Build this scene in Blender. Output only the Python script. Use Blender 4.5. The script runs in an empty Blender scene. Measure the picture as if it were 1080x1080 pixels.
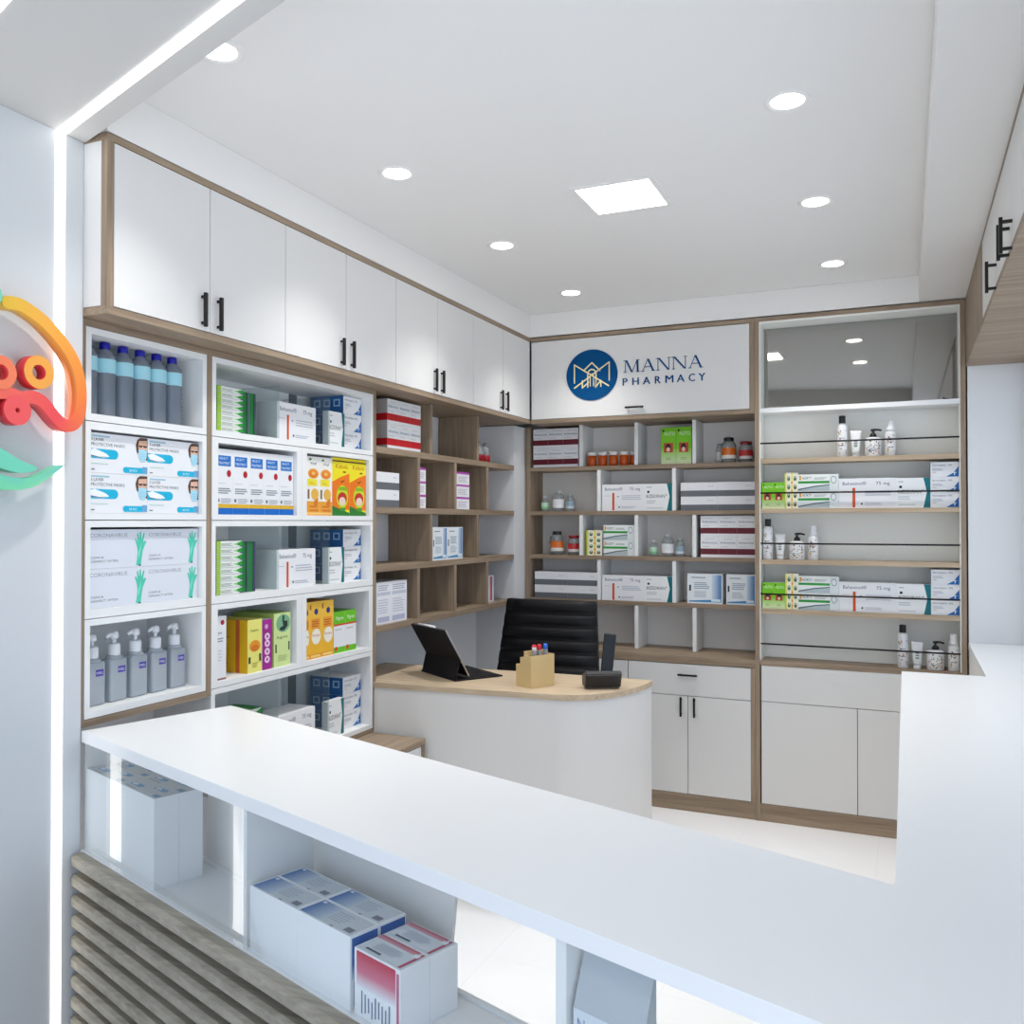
import bpy, bmesh, math, random
from mathutils import Vector, Matrix
random.seed(7)
SC = bpy.context.scene
COLL = SC.collection
PI = math.pi

# ------------------------------------------------------------------ materials
def lin(h):
    h = h.lstrip('#')
    o = []
    for i in (0, 2, 4):
        c = int(h[i:i+2], 16) / 255
        o.append(c / 12.92 if c <= .04045 else ((c + .055) / 1.055) ** 2.4)
    return (o[0], o[1], o[2], 1.0)

def newmat(name):
    m = bpy.data.materials.new(name); m.use_nodes = True
    nt = m.node_tree
    return m, nt, nt.nodes['Principled BSDF'], nt.nodes['Material Output']

def flat(name, hexc, rough=.5, metal=0.0, spec=.5, coat=0.0):
    m, nt, p, o = newmat(name)
    p.inputs['Base Color'].default_value = lin(hexc)
    p.inputs['Roughness'].default_value = rough
    p.inputs['Metallic'].default_value = metal
    p.inputs['Specular IOR Level'].default_value = spec
    if coat: p.inputs['Coat Weight'].default_value = coat
    return m

def glow(name, hexc, s):
    m, nt, p, o = newmat(name)
    p.inputs['Base Color'].default_value = (.8, .8, .8, 1)
    p.inputs['Emission Color'].default_value = lin(hexc)
    p.inputs['Emission Strength'].default_value = s
    return m

def see_through(name, tint, gloss=.08, rough=.02, alpha=0.0, body='#ffffff', fres=.5):
    """thin clear pane: transparent tint + mirror reflection (+ a little diffuse body)"""
    m, nt, p, o = newmat(name)
    nt.nodes.remove(p)
    t = nt.nodes.new('ShaderNodeBsdfTransparent'); t.inputs['Color'].default_value = lin(tint)
    g = nt.nodes.new('ShaderNodeBsdfGlossy'); g.inputs['Roughness'].default_value = rough
    mx = nt.nodes.new('ShaderNodeMixShader')
    lw = nt.nodes.new('ShaderNodeLayerWeight'); lw.inputs['Blend'].default_value = .12
    ma = nt.nodes.new('ShaderNodeMath'); ma.operation = 'MULTIPLY_ADD'
    ma.inputs[1].default_value = fres; ma.inputs[2].default_value = gloss; ma.use_clamp = True
    nt.links.new(lw.outputs['Fresnel'], ma.inputs[0])
    nt.links.new(ma.outputs[0], mx.inputs[0])
    nt.links.new(t.outputs[0], mx.inputs[1]); nt.links.new(g.outputs[0], mx.inputs[2])
    last = mx
    if alpha:
        d = nt.nodes.new('ShaderNodeBsdfDiffuse'); d.inputs['Color'].default_value = lin(body)
        m2 = nt.nodes.new('ShaderNodeMixShader'); m2.inputs[0].default_value = alpha
        nt.links.new(mx.outputs[0], m2.inputs[1]); nt.links.new(d.outputs[0], m2.inputs[2]); last = m2
    nt.links.new(last.outputs[0], o.inputs['Surface'])
    return m

def wood(name, c1, c2, axis, rough=.5, scale=1.0):
    """oak-look laminate, grain running along the given world axis"""
    m, nt, p, o = newmat(name)
    geo = nt.nodes.new('ShaderNodeNewGeometry')
    mp = nt.nodes.new('ShaderNodeMapping')
    s = {'x': (1.2, 30, 30), 'y': (30, 1.2, 30), 'z': (30, 30, 1.2)}[axis]
    mp.inputs['Scale'].default_value = [v * scale for v in s]
    if axis == 'c':
        pass
    nt.links.new(geo.outputs['Position'], mp.inputs['Vector'])
    n1 = nt.nodes.new('ShaderNodeTexNoise'); n1.inputs['Scale'].default_value = 1.0
    n1.inputs['Detail'].default_value = 6; n1.inputs['Roughness'].default_value = .65; n1.inputs['Distortion'].default_value = .4
    nt.links.new(mp.outputs[0], n1.inputs['Vector'])
    n2 = nt.nodes.new('ShaderNodeTexNoise'); n2.inputs['Scale'].default_value = 4.0
    n2.inputs['Detail'].default_value = 4
    nt.links.new(mp.outputs[0], n2.inputs['Vector'])
    ad = nt.nodes.new('ShaderNodeMix'); ad.data_type = 'FLOAT'; ad.inputs['Factor'].default_value = .35
    nt.links.new(n1.outputs['Fac'], ad.inputs[2]); nt.links.new(n2.outputs['Fac'], ad.inputs[3])
    r = nt.nodes.new('ShaderNodeValToRGB')
    r.color_ramp.elements[0].position = .34; r.color_ramp.elements[0].color = lin(c1)
    r.color_ramp.elements[1].position = .66; r.color_ramp.elements[1].color = lin(c2)
    nt.links.new(ad.outputs[0], r.inputs['Fac'])
    nt.links.new(r.outputs['Color'], p.inputs['Base Color'])
    p.inputs['Roughness'].default_value = rough
    p.inputs['Specular IOR Level'].default_value = .35
    b = nt.nodes.new('ShaderNodeBump'); b.inputs['Strength'].default_value = .06; b.inputs['Distance'].default_value = .001
    nt.links.new(ad.outputs[0], b.inputs['Height']); nt.links.new(b.outputs[0], p.inputs['Normal'])
    return m

def paint(name, hexc, rough=.6, noise=.015):
    m, nt, p, o = newmat(name)
    n = nt.nodes.new('ShaderNodeTexNoise'); n.inputs['Scale'].default_value = 180
    geo = nt.nodes.new('ShaderNodeNewGeometry'); nt.links.new(geo.outputs['Position'], n.inputs['Vector'])
    b = nt.nodes.new('ShaderNodeBump'); b.inputs['Strength'].default_value = noise; b.inputs['Distance'].default_value = .002
    nt.links.new(n.outputs['Fac'], b.inputs['Height']); nt.links.new(b.outputs[0], p.inputs['Normal'])
    p.inputs['Base Color'].default_value = lin(hexc); p.inputs['Roughness'].default_value = rough
    p.inputs['Specular IOR Level'].default_value = .3
    return m

def tiles(name, hexc, joint, size):
    m, nt, p, o = newmat(name)
    geo = nt.nodes.new('ShaderNodeNewGeometry')
    br = nt.nodes.new('ShaderNodeTexBrick')
    br.offset = 0; br.inputs['Scale'].default_value = 1.0
    br.inputs['Brick Width'].default_value = size; br.inputs['Row Height'].default_value = size
    br.inputs['Mortar Size'].default_value = .0018; br.inputs['Color1'].default_value = lin(hexc)
    br.inputs['Color2'].default_value = lin(hexc); br.inputs['Mortar'].default_value = lin(joint)
    nt.links.new(geo.outputs['Position'], br.inputs['Vector'])
    nt.links.new(br.outputs['Color'], p.inputs['Base Color'])
    p.inputs['Roughness'].default_value = .22; p.inputs['Specular IOR Level'].default_value = .45
    return m

def attr_mat(name, rough, spec=.35):
    m, nt, p, o = newmat(name)
    a = nt.nodes.new('ShaderNodeAttribute'); a.attribute_name = 'Col'
    nt.links.new(a.outputs['Color'], p.inputs['Base Color'])
    p.inputs['Roughness'].default_value = rough; p.inputs['Specular IOR Level'].default_value = spec
    return m

WC1, WC2 = '#7F6D5B', '#AA967F'
M = dict(
    wall=paint('wall_paint', '#E6E7E8'), ceil=paint('ceiling_paint', '#F3F1EE'), facade=paint('facade_paint', '#D3D6D8'),
    soffit=paint('soffit_paint', '#D2D0CC'),
    floor=tiles('floor_tile', '#FBFBFC', '#F4F4F4', .6),
    white=flat('white_laminate', '#DFDEDC', .45, spec=.35), shelfwhite=flat('white_melamine', '#EEEFEE', .45, spec=.35),
    cream=flat('cream_laminate', '#F3F0EB', .45, spec=.3),
    bright=flat('ivory_melamine', '#F3F4EE', .5, spec=.3), wl=wood('lit_oak_edge', '#A8937A', '#CDB89C', 'x'),  # shelf oak paled to paint in the stronger light on the rail cabinet
    top=flat('white_solid_surface', '#EFF0F0', .3, spec=.4),
    wx=wood('oak_grain_x', WC1, WC2, 'x'), wy=wood('oak_grain_y', WC1, WC2, 'y'), wz=wood('oak_grain_z', WC1, WC2, 'z'),
    desk=wood('lit_oak_desktop', '#AF9A7E', '#D6C3A8', 'x', .45),  # same oak as the cabinets, lamplight on the desk put into its colour
    slat=wood('weathered_slat', '#878072', '#B0A898', 'x', .55),
    black=flat('black_metal', '#121212', .4, spec=.4), leather=flat('black_leather', '#101013', .5, spec=.3),
    gap=flat('gap_shade_carcass', '#4A4947', .6), plastic=flat('black_plastic', '#1B1D20', .4), felt=flat('black_case', '#17171A', .65, spec=.25),  # carcass darkened in colour to stand for shade in the door gaps
    steel=flat('brushed_steel', '#B8BABD', .3, 1.0), chrome=flat('chrome', '#D5D7DA', .12, 1.0),
    mirror=flat('smoked_mirror', '#A3A29E', .03, 1.0),
    glass=see_through('clear_glass', '#FEFFFF', .02, fres=.3), glassdiv=see_through('grey_glass', '#F2F6F6', .03, alpha=.06, body='#B9C2C0', fres=.35), strip=flat('grey_strip', '#73787A', .5),
    window=see_through('window_glass', '#FAFCFD', .03),
    pet=see_through('clear_bottle_plastic', '#C3CCD6', .10, .12, .32, '#B4BFCB'),
    gel=see_through('sanitizer_gel', '#D5DCE3', .07, .15, .6, '#CDD5DC'),
    clear=see_through('clear_vial', '#E6EBEC', .10, .08, .22, '#C3CACC'),
    amber=flat('amber_plastic', '#C2500E', .25),
    led=glow('led_diffuser', '#FFFDFA', 2.6), lamp=glow('downlight_lens', '#FFF9F2', 12.0), panel=glow('panel_diffuser', '#FFFAF4', 12.0),
    print=attr_mat('carton_print', .45), gloss=attr_mat('gloss_plastic', .28, .5), satin=attr_mat('satin_paint', .35, .4), ink=attr_mat('matt_lettering', .7, .08),
    tan=flat('kraft_board', '#D9BE8A', .7, spec=.2),
    markers=attr_mat('marker_barrel', .3, .5),
)

# ------------------------------------------------------------------ mesh builder
_txt = {}
def glyphs(s):
    if s in _txt: return _txt[s]
    cu = bpy.data.curves.new('t', 'FONT'); cu.body = s; cu.resolution_u = 2; cu.size = 1.0
    ob = bpy.data.objects.new('t', cu); COLL.objects.link(ob)
    dg = bpy.context.evaluated_depsgraph_get(); dg.update()
    me = bpy.data.meshes.new_from_object(ob.evaluated_get(dg))
    v = [(x.co.x, x.co.y) for x in me.vertices]; f = [tuple(p.vertices) for p in me.polygons]
    bpy.data.objects.remove(ob); bpy.data.curves.remove(cu); bpy.data.meshes.remove(me)
    xs = [a for a, b in v] or [0]
    _txt[s] = (v, f, min(xs), max(xs))
    return _txt[s]

class MB:
    def __init__(self, mat=None):
        self.bm = bmesh.new(); self.cl = self.bm.loops.layers.float_color.new('Col')
        self.mats = []; self.cur = 0; self.k = 0
        self.smooth = set()
        if mat is not None: self.use(mat)
    def use(self, mat):
        if mat not in self.mats: self.mats.append(mat)
        self.cur = self.mats.index(mat); return self
    def face(self, vs, col='#ffffff', smooth=False):
        try: f = self.bm.faces.new(vs)
        except ValueError: return None
        f.material_index = self.cur; f.smooth = smooth
        if isinstance(col, (list, tuple)) and isinstance(col[0], str):
            for l, c in zip(f.loops, col): l[self.cl] = lin(c)
        else:
            c = lin(col) if isinstance(col, str) else col
            for l in f.loops: l[self.cl] = c
        return f
    def poly(self, pts, col='#ffffff'):
        return self.face([self.bm.verts.new(p) for p in pts], col)
    def box(self, x0, x1, y0, y1, z0, z1, col='#ffffff', bev=0, faces=None):
        if x0 > x1: x0, x1 = x1, x0
        if y0 > y1: y0, y1 = y1, y0
        if z0 > z1: z0, z1 = z1, z0
        V = [self.bm.verts.new(p) for p in ((x0,y0,z0),(x1,y0,z0),(x1,y1,z0),(x0,y1,z0),(x0,y0,z1),(x1,y0,z1),(x1,y1,z1),(x0,y1,z1))]
        F = []
        for n, idx in (('b',(0,3,2,1)),('t',(4,5,6,7)),('f',(0,1,5,4)),('k',(2,3,7,6)),('l',(3,0,4,7)),('r',(1,2,6,5))):
            c = col
            if faces and n in faces: c = faces[n]
            F.append(self.face([V[i] for i in idx], c))
        if bev:
            es = {e for f in F for e in f.edges}
            r = bmesh.ops.bevel(self.bm, geom=list(es), offset=bev, segments=2, affect='EDGES', profile=.5)
            for f in r['faces']:
                f.material_index = self.cur
                for l in f.loops:
                    l[self.cl] = lin(col) if isinstance(col, str) else col
        return self
    def lathe(self, prof, cx=0, cy=0, z0=0, col='#ffffff', seg=20, caps=True, sx=1, sy=1):
        """prof: (r, z) or (r, z, colour); a colour applies to the band above its point"""
        rings = []
        for q in prof:
            r, z = q[0], q[1]
            rings.append([self.bm.verts.new((cx + sx*r*math.cos(2*PI*i/seg), cy + sy*r*math.sin(2*PI*i/seg), z0 + z)) for i in range(seg)])
        c = col
        for j in range(len(rings)-1):
            if len(prof[j]) > 2: c = prof[j][2]
            for i in range(seg):
                self.face([rings[j][i], rings[j][(i+1)%seg], rings[j+1][(i+1)%seg], rings[j+1][i]], c, True)
        if caps:
            self.face(rings[0][::-1], col if len(prof[0]) < 3 else prof[0][2]); self.face(rings[-1], c)
        return self
    def tube(self, pts, r, seg=10, col='#ffffff'):
        pts = [Vector(p) for p in pts]; rings = []
        for i, p in enumerate(pts):
            t = (pts[min(i+1, len(pts)-1)] - pts[max(i-1, 0)]).normalized()
            a = Vector((0,0,1)) if abs(t.z) < .9 else Vector((1,0,0))
            u = t.cross(a).normalized(); w = t.cross(u)
            rr = r[i] if isinstance(r, (list, tuple)) else r
            rings.append([self.bm.verts.new(p + u*rr*math.cos(2*PI*k/seg) + w*rr*math.sin(2*PI*k/seg)) for k in range(seg)])
        for j in range(len(rings)-1):
            for k in range(seg):
                self.face([rings[j][k], rings[j][(k+1)%seg], rings[j+1][(k+1)%seg], rings[j+1][k]], col, True)
        self.face(rings[0][::-1], col); self.face(rings[-1], col)
        return self
    def prism(self, poly, axis, a, b, col='#ffffff', smooth=False):
        """extrude a 2D polygon along an axis: 'z' polygon is (x,y); 'y' is (x,z); 'x' is (y,z)"""
        def P(p, h):
            return {'z': (p[0], p[1], h), 'y': (p[0], h, p[1]), 'x': (h, p[0], p[1])}[axis]
        A = [self.bm.verts.new(P(p, a)) for p in poly]; B = [self.bm.verts.new(P(p, b)) for p in poly]
        n = len(poly); cc = col if isinstance(col, list) else [col]*n
        self.face(A[::-1], cc[::-1]); self.face(B, cc)
        for i in range(n):
            j = (i+1) % n
            self.face([A[i], A[j], B[j], B[i]], [cc[i], cc[j], cc[j], cc[i]], smooth)
        return self
    # ---- print on the faces of a carton of size W x D x H standing at the origin, front at y = 0
    def carton(self, W, D, H, col='#ECEDEF', faces=None):
        self.W, self.D, self.H = W, D, H
        return self.box(0, W, 0, D, 0, H, col, faces=faces)
    def _pt(self, f, a, b, o):
        W, D, H = self.W, self.D, self.H
        return {'f': (a*W, -o, b*H), 'l': (-o, D*(1-a), b*H), 'r': (W+o, D*a, b*H), 't': (a*W, b*D, H+o)}[f]
    def _o(self):
        self.k += 1; return .00025 + .00006*self.k
    def rect(self, f, a0, b0, a1, b1, col, top=None):
        o = self._o(); c = [col, col, top or col, top or col]
        self.face([self.bm.verts.new(self._pt(f, a, b, o)) for a, b in ((a0,b0),(a1,b0),(a1,b1),(a0,b1))], c)
        return self
    def hgrad(self, f, a0, b0, a1, b1, c0, c1):
        o = self._o()
        self.face([self.bm.verts.new(self._pt(f, a, b, o)) for a, b in ((a0,b0),(a1,b0),(a1,b1),(a0,b1))], [c0, c1, c1, c0]); return self
    def shape(self, f, pts, col):
        o = self._o(); self.face([self.bm.verts.new(self._pt(f, a, b, o)) for a, b in pts], col); return self
    def disc(self, f, a, b, ra, rb, col, n=16):
        return self.shape(f, [(a + ra*math.cos(2*PI*i/n), b + rb*math.sin(2*PI*i/n)) for i in range(n)], col)
    def lines(self, f, a0, b0, a1, b1, n, col, fill=.45, ragged=.25):
        h = (b1-b0)/n
        for i in range(n):
            e = a1 - (a1-a0)*ragged*random.random()
            self.rect(f, a0, b0+i*h, e, b0+i*h+h*fill, col)
        return self
    def text(self, f, s, a, b, hfrac, col, wfrac=None):
        v, fc, x0, x1 = glyphs(s)
        fw = self.D if f in ('l', 'r') else self.W; fh = self.D if f == 't' else self.H
        sz = hfrac*fh/.7; kx = sz/fw
        if wfrac: kx = wfrac/max(x1-x0, 1e-6)
        ky = sz/fh; o = self._o()
        vv = [self.bm.verts.new(self._pt(f, a + (x-x0)*kx, b + y*ky, o)) for x, y in v]
        for q in fc: self.face([vv[i] for i in q], col)
        return self
    def mesh(self, name):
        me = bpy.data.meshes.new(name); self.bm.normal_update(); self.bm.to_mesh(me); self.bm.free()
        for m in self.mats: me.materials.append(m)
        return me
    def build(self, name, parent=None, loc=(0,0,0), rz=0, label=None):
        o = bpy.data.objects.new(name, self.mesh(name)); COLL.objects.link(o)
        if parent is not None: o.parent = parent
        o.location = loc; o.rotation_euler = (0, 0, rz)
        if label: o['label'] = label
        return o

def tag(o, label, cat, group=None, kind=None):
    o['label'] = label; o['category'] = cat
    if group: o['group'] = group
    if kind: o['kind'] = kind
    return o
def thing(name, label, cat, loc=(0,0,0), rz=0, group=None):
    o = bpy.data.objects.new(name, None); COLL.objects.link(o); o.empty_display_size = .05
    o.location = loc; o.rotation_euler = (0,0,rz)
    return tag(o, label, cat, group)
def struct(name, mb):
    o = mb.build(name); o['kind'] = 'structure'; return o
def bx(mat, *a, **k): return MB(mat).box(*a, **k)

def dup(src, loc, rz, label, group=None):
    r = src.copy(); COLL.objects.link(r); r.location = loc; r.rotation_euler = (0,0,rz)
    r['label'] = label
    if group: r['group'] = group
    elif 'group' in r: del r['group']
    for c in src.children:
        d = c.copy(); COLL.objects.link(d); d.parent = r; d.matrix_parent_inverse = c.matrix_parent_inverse.copy()
        for g in c.children:
            e = g.copy(); COLL.objects.link(e); e.parent = d
    return r

# ------------------------------------------------------------------ setting
P0 = Vector((-.081, -2.888, 0)); DV = Vector((.9472, -.3206, 0)); NV = Vector((.3206, .9472, 0)); ANG = math.atan2(-.3206, .9472)
def st(s, t, z=0): return P0 + DV*s + NV*t + Vector((0, 0, z))

ZC, ZS, ZT = 2.664, 2.515, 2.53
struct('floor', bx(M['floor'], -.6, 3.6, -5.6, .6, -.1, 0))
struct('ceiling', bx(M['ceil'], -.5, 3.6, -6.2, .5, ZC, ZC+.1))
# lowered storefront soffit outside the opening
a, b_, c_, d_ = st(-.45, 0), st(3.6, 0), st(3.6, -1.5), st(-1.1, -1.5)
struct('trim_1', MB(M['soffit']).prism([(-.5, (a.y)), (b_.x, b_.y), (c_.x, c_.y), (-.5, c_.y+1.2)][::-1], 'z', ZS, ZC-.002))
# dropped band on the right, over the right cabinets
e1 = P0.y - (1.985-P0.x)*.33847; e2 = P0.y - (2.55-P0.x)*.33847
struct('trim_2', MB(M['ceil']).prism([(1.985, e1+.004), (2.55, e2+.004), (2.55, -.001), (1.985, -.001)], 'z', 2.537, ZC-.001))
struct('trim_3', bx(M['ceil'], -.34, -.001, -2.885, -.001, 2.533, ZC-.001))
struct('trim_4', bx(M['ceil'], -.34, 2.55, .0, .355, 2.537, ZC-.001))
struct('wall_left', bx(M['wall'], -.5, -.34, -2.885, .36, 0, ZC-.001))
struct('wall_facade', bx(M['facade'], -.5, -.085, -5.4, -2.888, 0, ZS-.001))
struct('wall_back', bx(M['wall'], -.5, 2.6, .361, .5, 0, ZC-.001))
struct('wall_pier', bx(M['wall'], -.339, -.1, .0, .36, 0, 2.045))
# right-hand wall: return beside the cabinet, head and pier around a wide window
struct('wall_return', bx(M['wall'], 2.186, 2.52, .002, .36, 0, 2.535))
wr = MB(M['wall'])
wr.box(2.42, 2.52, -3.65, -.001, 0, .935); wr.box(2.42, 2.52, -3.65, -.001, 2.222, 2.535); wr.box(2.42, 2.52, -3.65, -3.45, .935, 2.222)
struct('wall_right', wr)
wf = MB(M['white'])
for y in (-.03, -1.2, -2.35, -3.42): wf.box(2.44, 2.49, y-.028, y+.028, .936, 2.221)
wf.box(2.44, 2.49, -3.445, -.03, .936, .965); wf.box(2.44, 2.49, -3.445, -.03, 2.19, 2.221)
w1 = thing('window_1', 'wide right-hand side window above the white ledge', 'window', (0,0,0)); w1['kind'] = 'structure'
wf.build('window_frame', w1)
bx(M['window'], 2.462, 2.468, -3.42, -.03, .965, 2.19).build('window_pane', w1)

# ------------------------------------------------------------------ ceiling lights
LAMP_W = 33
def downlight(x, y, z, label):
    t = thing('recessed_downlight', label, 'ceiling light', (x, y, z), 0, 'round recessed ceiling lights')
    MB(M['ceil']).lathe([(.046,-.001),(.058,-.0045),(.062,-.004),(.063,0)], 0, 0, 0, seg=28, caps=False).build('trim_ring', t)
    MB(M['lamp']).lathe([(.0455,-.0012),(.0455,-.0008)], 0, 0, 0, seg=28).build('lens', t)
    L = bpy.data.lights.new('lamp', 'SPOT'); L.energy = LAMP_W; L.spot_size = math.radians(105); L.spot_blend = 1.0; L.shadow_soft_size = .04; L.color = (1, .985, .968)
    lo = bpy.data.objects.new('lamp', L); COLL.objects.link(lo); lo.parent = t; lo.location = (0, 0, -.012)
    return t
d0 = None
for x, y, l in ((.373,-2.885,'largest round ceiling light, half hidden behind the storefront beam'),
                (.373,-2.043,'round ceiling light in the left row, above the first tall cabinets'),
                (.373,-1.2,'round ceiling light left of the square panel light'),
                (.373,-.357,'round ceiling light in the left row nearest the logo cabinet'),
                (1.627,-2.043,'round ceiling light in the right row, nearest the viewer'),
                (1.627,-1.2,'middle round ceiling light of the right row'),
                (1.627,-.357,'round ceiling light of the right row closest to the smoked mirror'),
                (1.735,-4.62,'round light in the lowered storefront soffit, seen only as a mirror reflection')):
    z = ZS if y < -4 else ZC
    d0 = downlight(x, y, z, l) if d0 is None else dup(d0, (x, y, z), 0, l, 'round recessed ceiling lights')
t = thing('square_panel_light', 'square flush panel light in the middle of the ceiling', 'ceiling light', (1.0, -1.537, ZC))
f = MB(M['ceil'])
for q in ((-.147,.147,-.147,-.131),(-.147,.147,.131,.147),(-.147,-.131,-.131,.131),(.131,.147,-.131,.131)): f.box(*q, -.005, 0)
f.build('frame', t); bx(M['panel'], -.131, .131, -.131, .131, -.002, -.0005).build('diffuser', t)

def led_arch(t0, t1, where):
    y0 = P0.y + t1/.9472; y1 = P0.y + t0/.9472
    o = bx(M['led'], 0, .003, 0, y1-y0, .003, ZS-.004).build('led_strip', None, (-.0848, y0, 0))
    tag(o, f'glowing white vertical LED strip on the storefront wall, {where}', 'led strip')
    A = [st(.006, t0), st(2.62, t0), st(2.62, t1), st(.006, t1)]; c = st(1.3, t0)
    o = MB(M['led']).prism([(p.x-c.x, p.y-c.y) for p in A][::-1], 'z', -.003, 0).build('led_strip', None, (c.x, c.y, ZS-.0002))
    tag(o, f'glowing white LED strip across the storefront soffit, {where}', 'led strip')
led_arch(-.0555, -.081, 'the inner one beside the cabinets')
led_arch(-.362, -.388, 'the outer one nearer the viewer')

# ------------------------------------------------------------------ wall sign
def stroke(mb, pts, wid, x0, x1, cols, axis='x', sub=6, closed=False):
    """smooth ribbon along 2D points, extruded along the axis"""
    P = [Vector(p) for p in pts]; n = len(P); S = []; C = []
    def cr(a, b, c, d, t):
        return .5*((2*b) + (c-a)*t + (2*a-5*b+4*c-d)*t*t + (3*b-a-3*c+d)*t**3)
    for i in range(n if closed else n-1):
        g = (lambda k: P[k % n]) if closed else (lambda k: P[max(0, min(n-1, k))])
        for s in range(sub):
            S.append(cr(g(i-1), g(i), g(i+1), g(i+2), s/sub)); C.append((i+s/sub)/(n if closed else n-1))
    if not closed: S.append(P[-1]); C.append(1.0)
    m = len(S); L = []; R = []
    for i in range(m):
        t = (S[(i+1) % m]-S[i-1]) if closed else (S[min(i+1, m-1)]-S[max(i-1, 0)])
        t.normalize(); nn = Vector((-t.y, t.x))
        L.append(S[i]+nn*wid/2); R.append(S[i]-nn*wid/2)
    def col(u):
        k = u*(len(cols)-1); i = min(int(k), len(cols)-2); w = k-i
        a, b = lin(cols[i]), lin(cols[i+1]); return tuple(a[j]*(1-w)+b[j]*w for j in range(4))
    def V(p, h): return mb.bm.verts.new((h, p.x, p.y) if axis == 'x' else (p.x, h, p.y))
    lf = [V(p, x1) for p in L]; rf = [V(p, x1) for p in R]; lb = [V(p, x0) for p in L]; rb = [V(p, x0) for p in R]
    def quad(a, b, c, d, u, v, smooth=False):
        f = mb.bm.faces.new((a, b, c, d)); f.material_index = mb.cur; f.smooth = smooth
        for l, w in zip(f.loops, (u, u, v, v)): l[mb.cl] = col(w)
    for i in range(m if closed else m-1):
        j = (i+1) % m; u, v = C[i], C[j]
        if j == 0: v = 1.0
        quad(rf[i], lf[i], lf[j], rf[j], u, v); quad(lb[i], rb[i], rb[j], lb[j], u, v)
        quad(lf[i], lb[i], lb[j], lf[j], u, v, True); quad(rb[i], rf[i], rf[j], rb[j], u, v, True)
    if not closed:
        quad(lf[0], rf[0], rb[0], lb[0], 0, 0); quad(rf[-1], lf[-1], lb[-1], rb[-1], 1, 1)
    return S

sg = thing('wall_sign', 'colourful raised sign of an arch, rings and green waves on the white storefront wall', 'sign', (-.085, -3.2, 1.55))
def sp(l): return [(y+3.2, z-1.55) for y, z in l]
XA, XB = .026, .058
arc = [(-3.145,2.022),(-3.117,2.024),(-3.089,2.016),(-3.049,1.997),(-3.008,1.966),(-2.974,1.931),(-2.952,1.895),(-2.941,1.853),(-2.939,1.816),(-2.943,1.780),(-2.955,1.756),(-2.975,1.745),(-2.996,1.749),(-3.018,1.766),(-3.039,1.787),(-3.059,1.801),(-3.083,1.805),(-3.106,1.799),(-3.131,1.804),(-3.155,1.807),(-3.18,1.800),(-3.22,1.78),(-3.25,1.80),(-3.28,1.86)]
q = MB(M['satin']); stroke(q, sp(arc), .031, XA, XB, ['#E3B93F','#EBAE45','#F0983F','#F2853C','#F06A48','#EE4F55','#EE5A55','#F0655A','#EE6A55','#EE5A50'])
# round end of the arch
q.prism([(arc[0][0]+3.2+.0155*math.cos(a*PI/8), arc[0][1]-1.55+.0155*math.sin(a*PI/8)) for a in range(16)], 'x', XA, XB-.0004, '#E3B93F')
q.build('arch', sg)
def ring(cy, cz, ro, ri, face, side, name='ring'):
    q = MB(M['satin']); N = 28; cy += 3.2; cz -= 1.55
    def circ(r, x): return [q.bm.verts.new((x, cy+r*math.cos(2*PI*i/N), cz+r*math.sin(2*PI*i/N))) for i in range(N)]
    XR = XB+.0012; a, b, c, d = circ(ro, XR), circ(ri, XR), circ(ro, XA), circ(ri, XA)
    for i in range(N):
        j = (i+1) % N
        q.face([a[i], a[j], b[j], b[i]], face); q.face([a[j], a[i], c[i], c[j]], side, True); q.face([b[i], b[j], d[j], d[i]], side, True); q.face([c[i], c[j], d[j], d[i]][::-1], side)
    return q.build(name, sg)
ring(-3.063, 1.868, .041, .0185, '#F0A548', '#E0373F'); ring(-3.163, 1.853, .040, .0185, '#F08059', '#E03A40')
ring(-3.120, 1.768, .036, .006, '#EF5B5B', '#D9343F'); ring(-3.205, 1.765, .036, .006, '#EF5B5B', '#D9343F')
def wave(pts, cols, name, x1=XB):
    q = MB(M['satin']); q.prism(sp(pts)[::-1], 'x', XA, x1, cols[::-1] if isinstance(cols, list) else cols); return q.build(name, sg)
wave([(-3.26,1.715),(-3.21,1.700),(-3.176,1.681),(-3.15,1.668),(-3.13,1.657),(-3.11,1.648),(-3.09,1.641),(-3.075,1.638),(-3.066,1.634),(-3.068,1.627),(-3.082,1.621),(-3.105,1.618),(-3.125,1.619),(-3.142,1.622),(-3.176,1.630),(-3.21,1.645),(-3.26,1.67)], '#74D3B4', 'upper_wave')
wave([(-3.26,1.64),(-3.21,1.626),(-3.176,1.617),(-3.15,1.609),(-3.13,1.606),(-3.11,1.605),(-3.091,1.607),(-3.07,1.611),(-3.05,1.619),(-3.03,1.629),(-3.012,1.639),(-3.0,1.644),(-2.988,1.645),(-2.997,1.636),(-3.013,1.624),(-3.03,1.612),(-3.048,1.600),(-3.064,1.591),(-3.081,1.584),(-3.1,1.579),(-3.114,1.577),(-3.14,1.576),(-3.176,1.577),(-3.26,1.59)],
     ['#6FD0B8']*6+['#78D6AE']*5+['#7BB8DC','#7BC8C0']+['#86DDA0']*4+['#7AD8A6']*7, 'lower_wave')
q = MB(M['satin']); q.lathe([(.024,0),(.024,.04)], 0, 0, 0, '#7CCDB0', 24)
o = q.build('dot', sg, (XA, -3.19+3.2, 2.03-1.55)); o.rotation_euler = (0, PI/2, 0)

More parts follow.
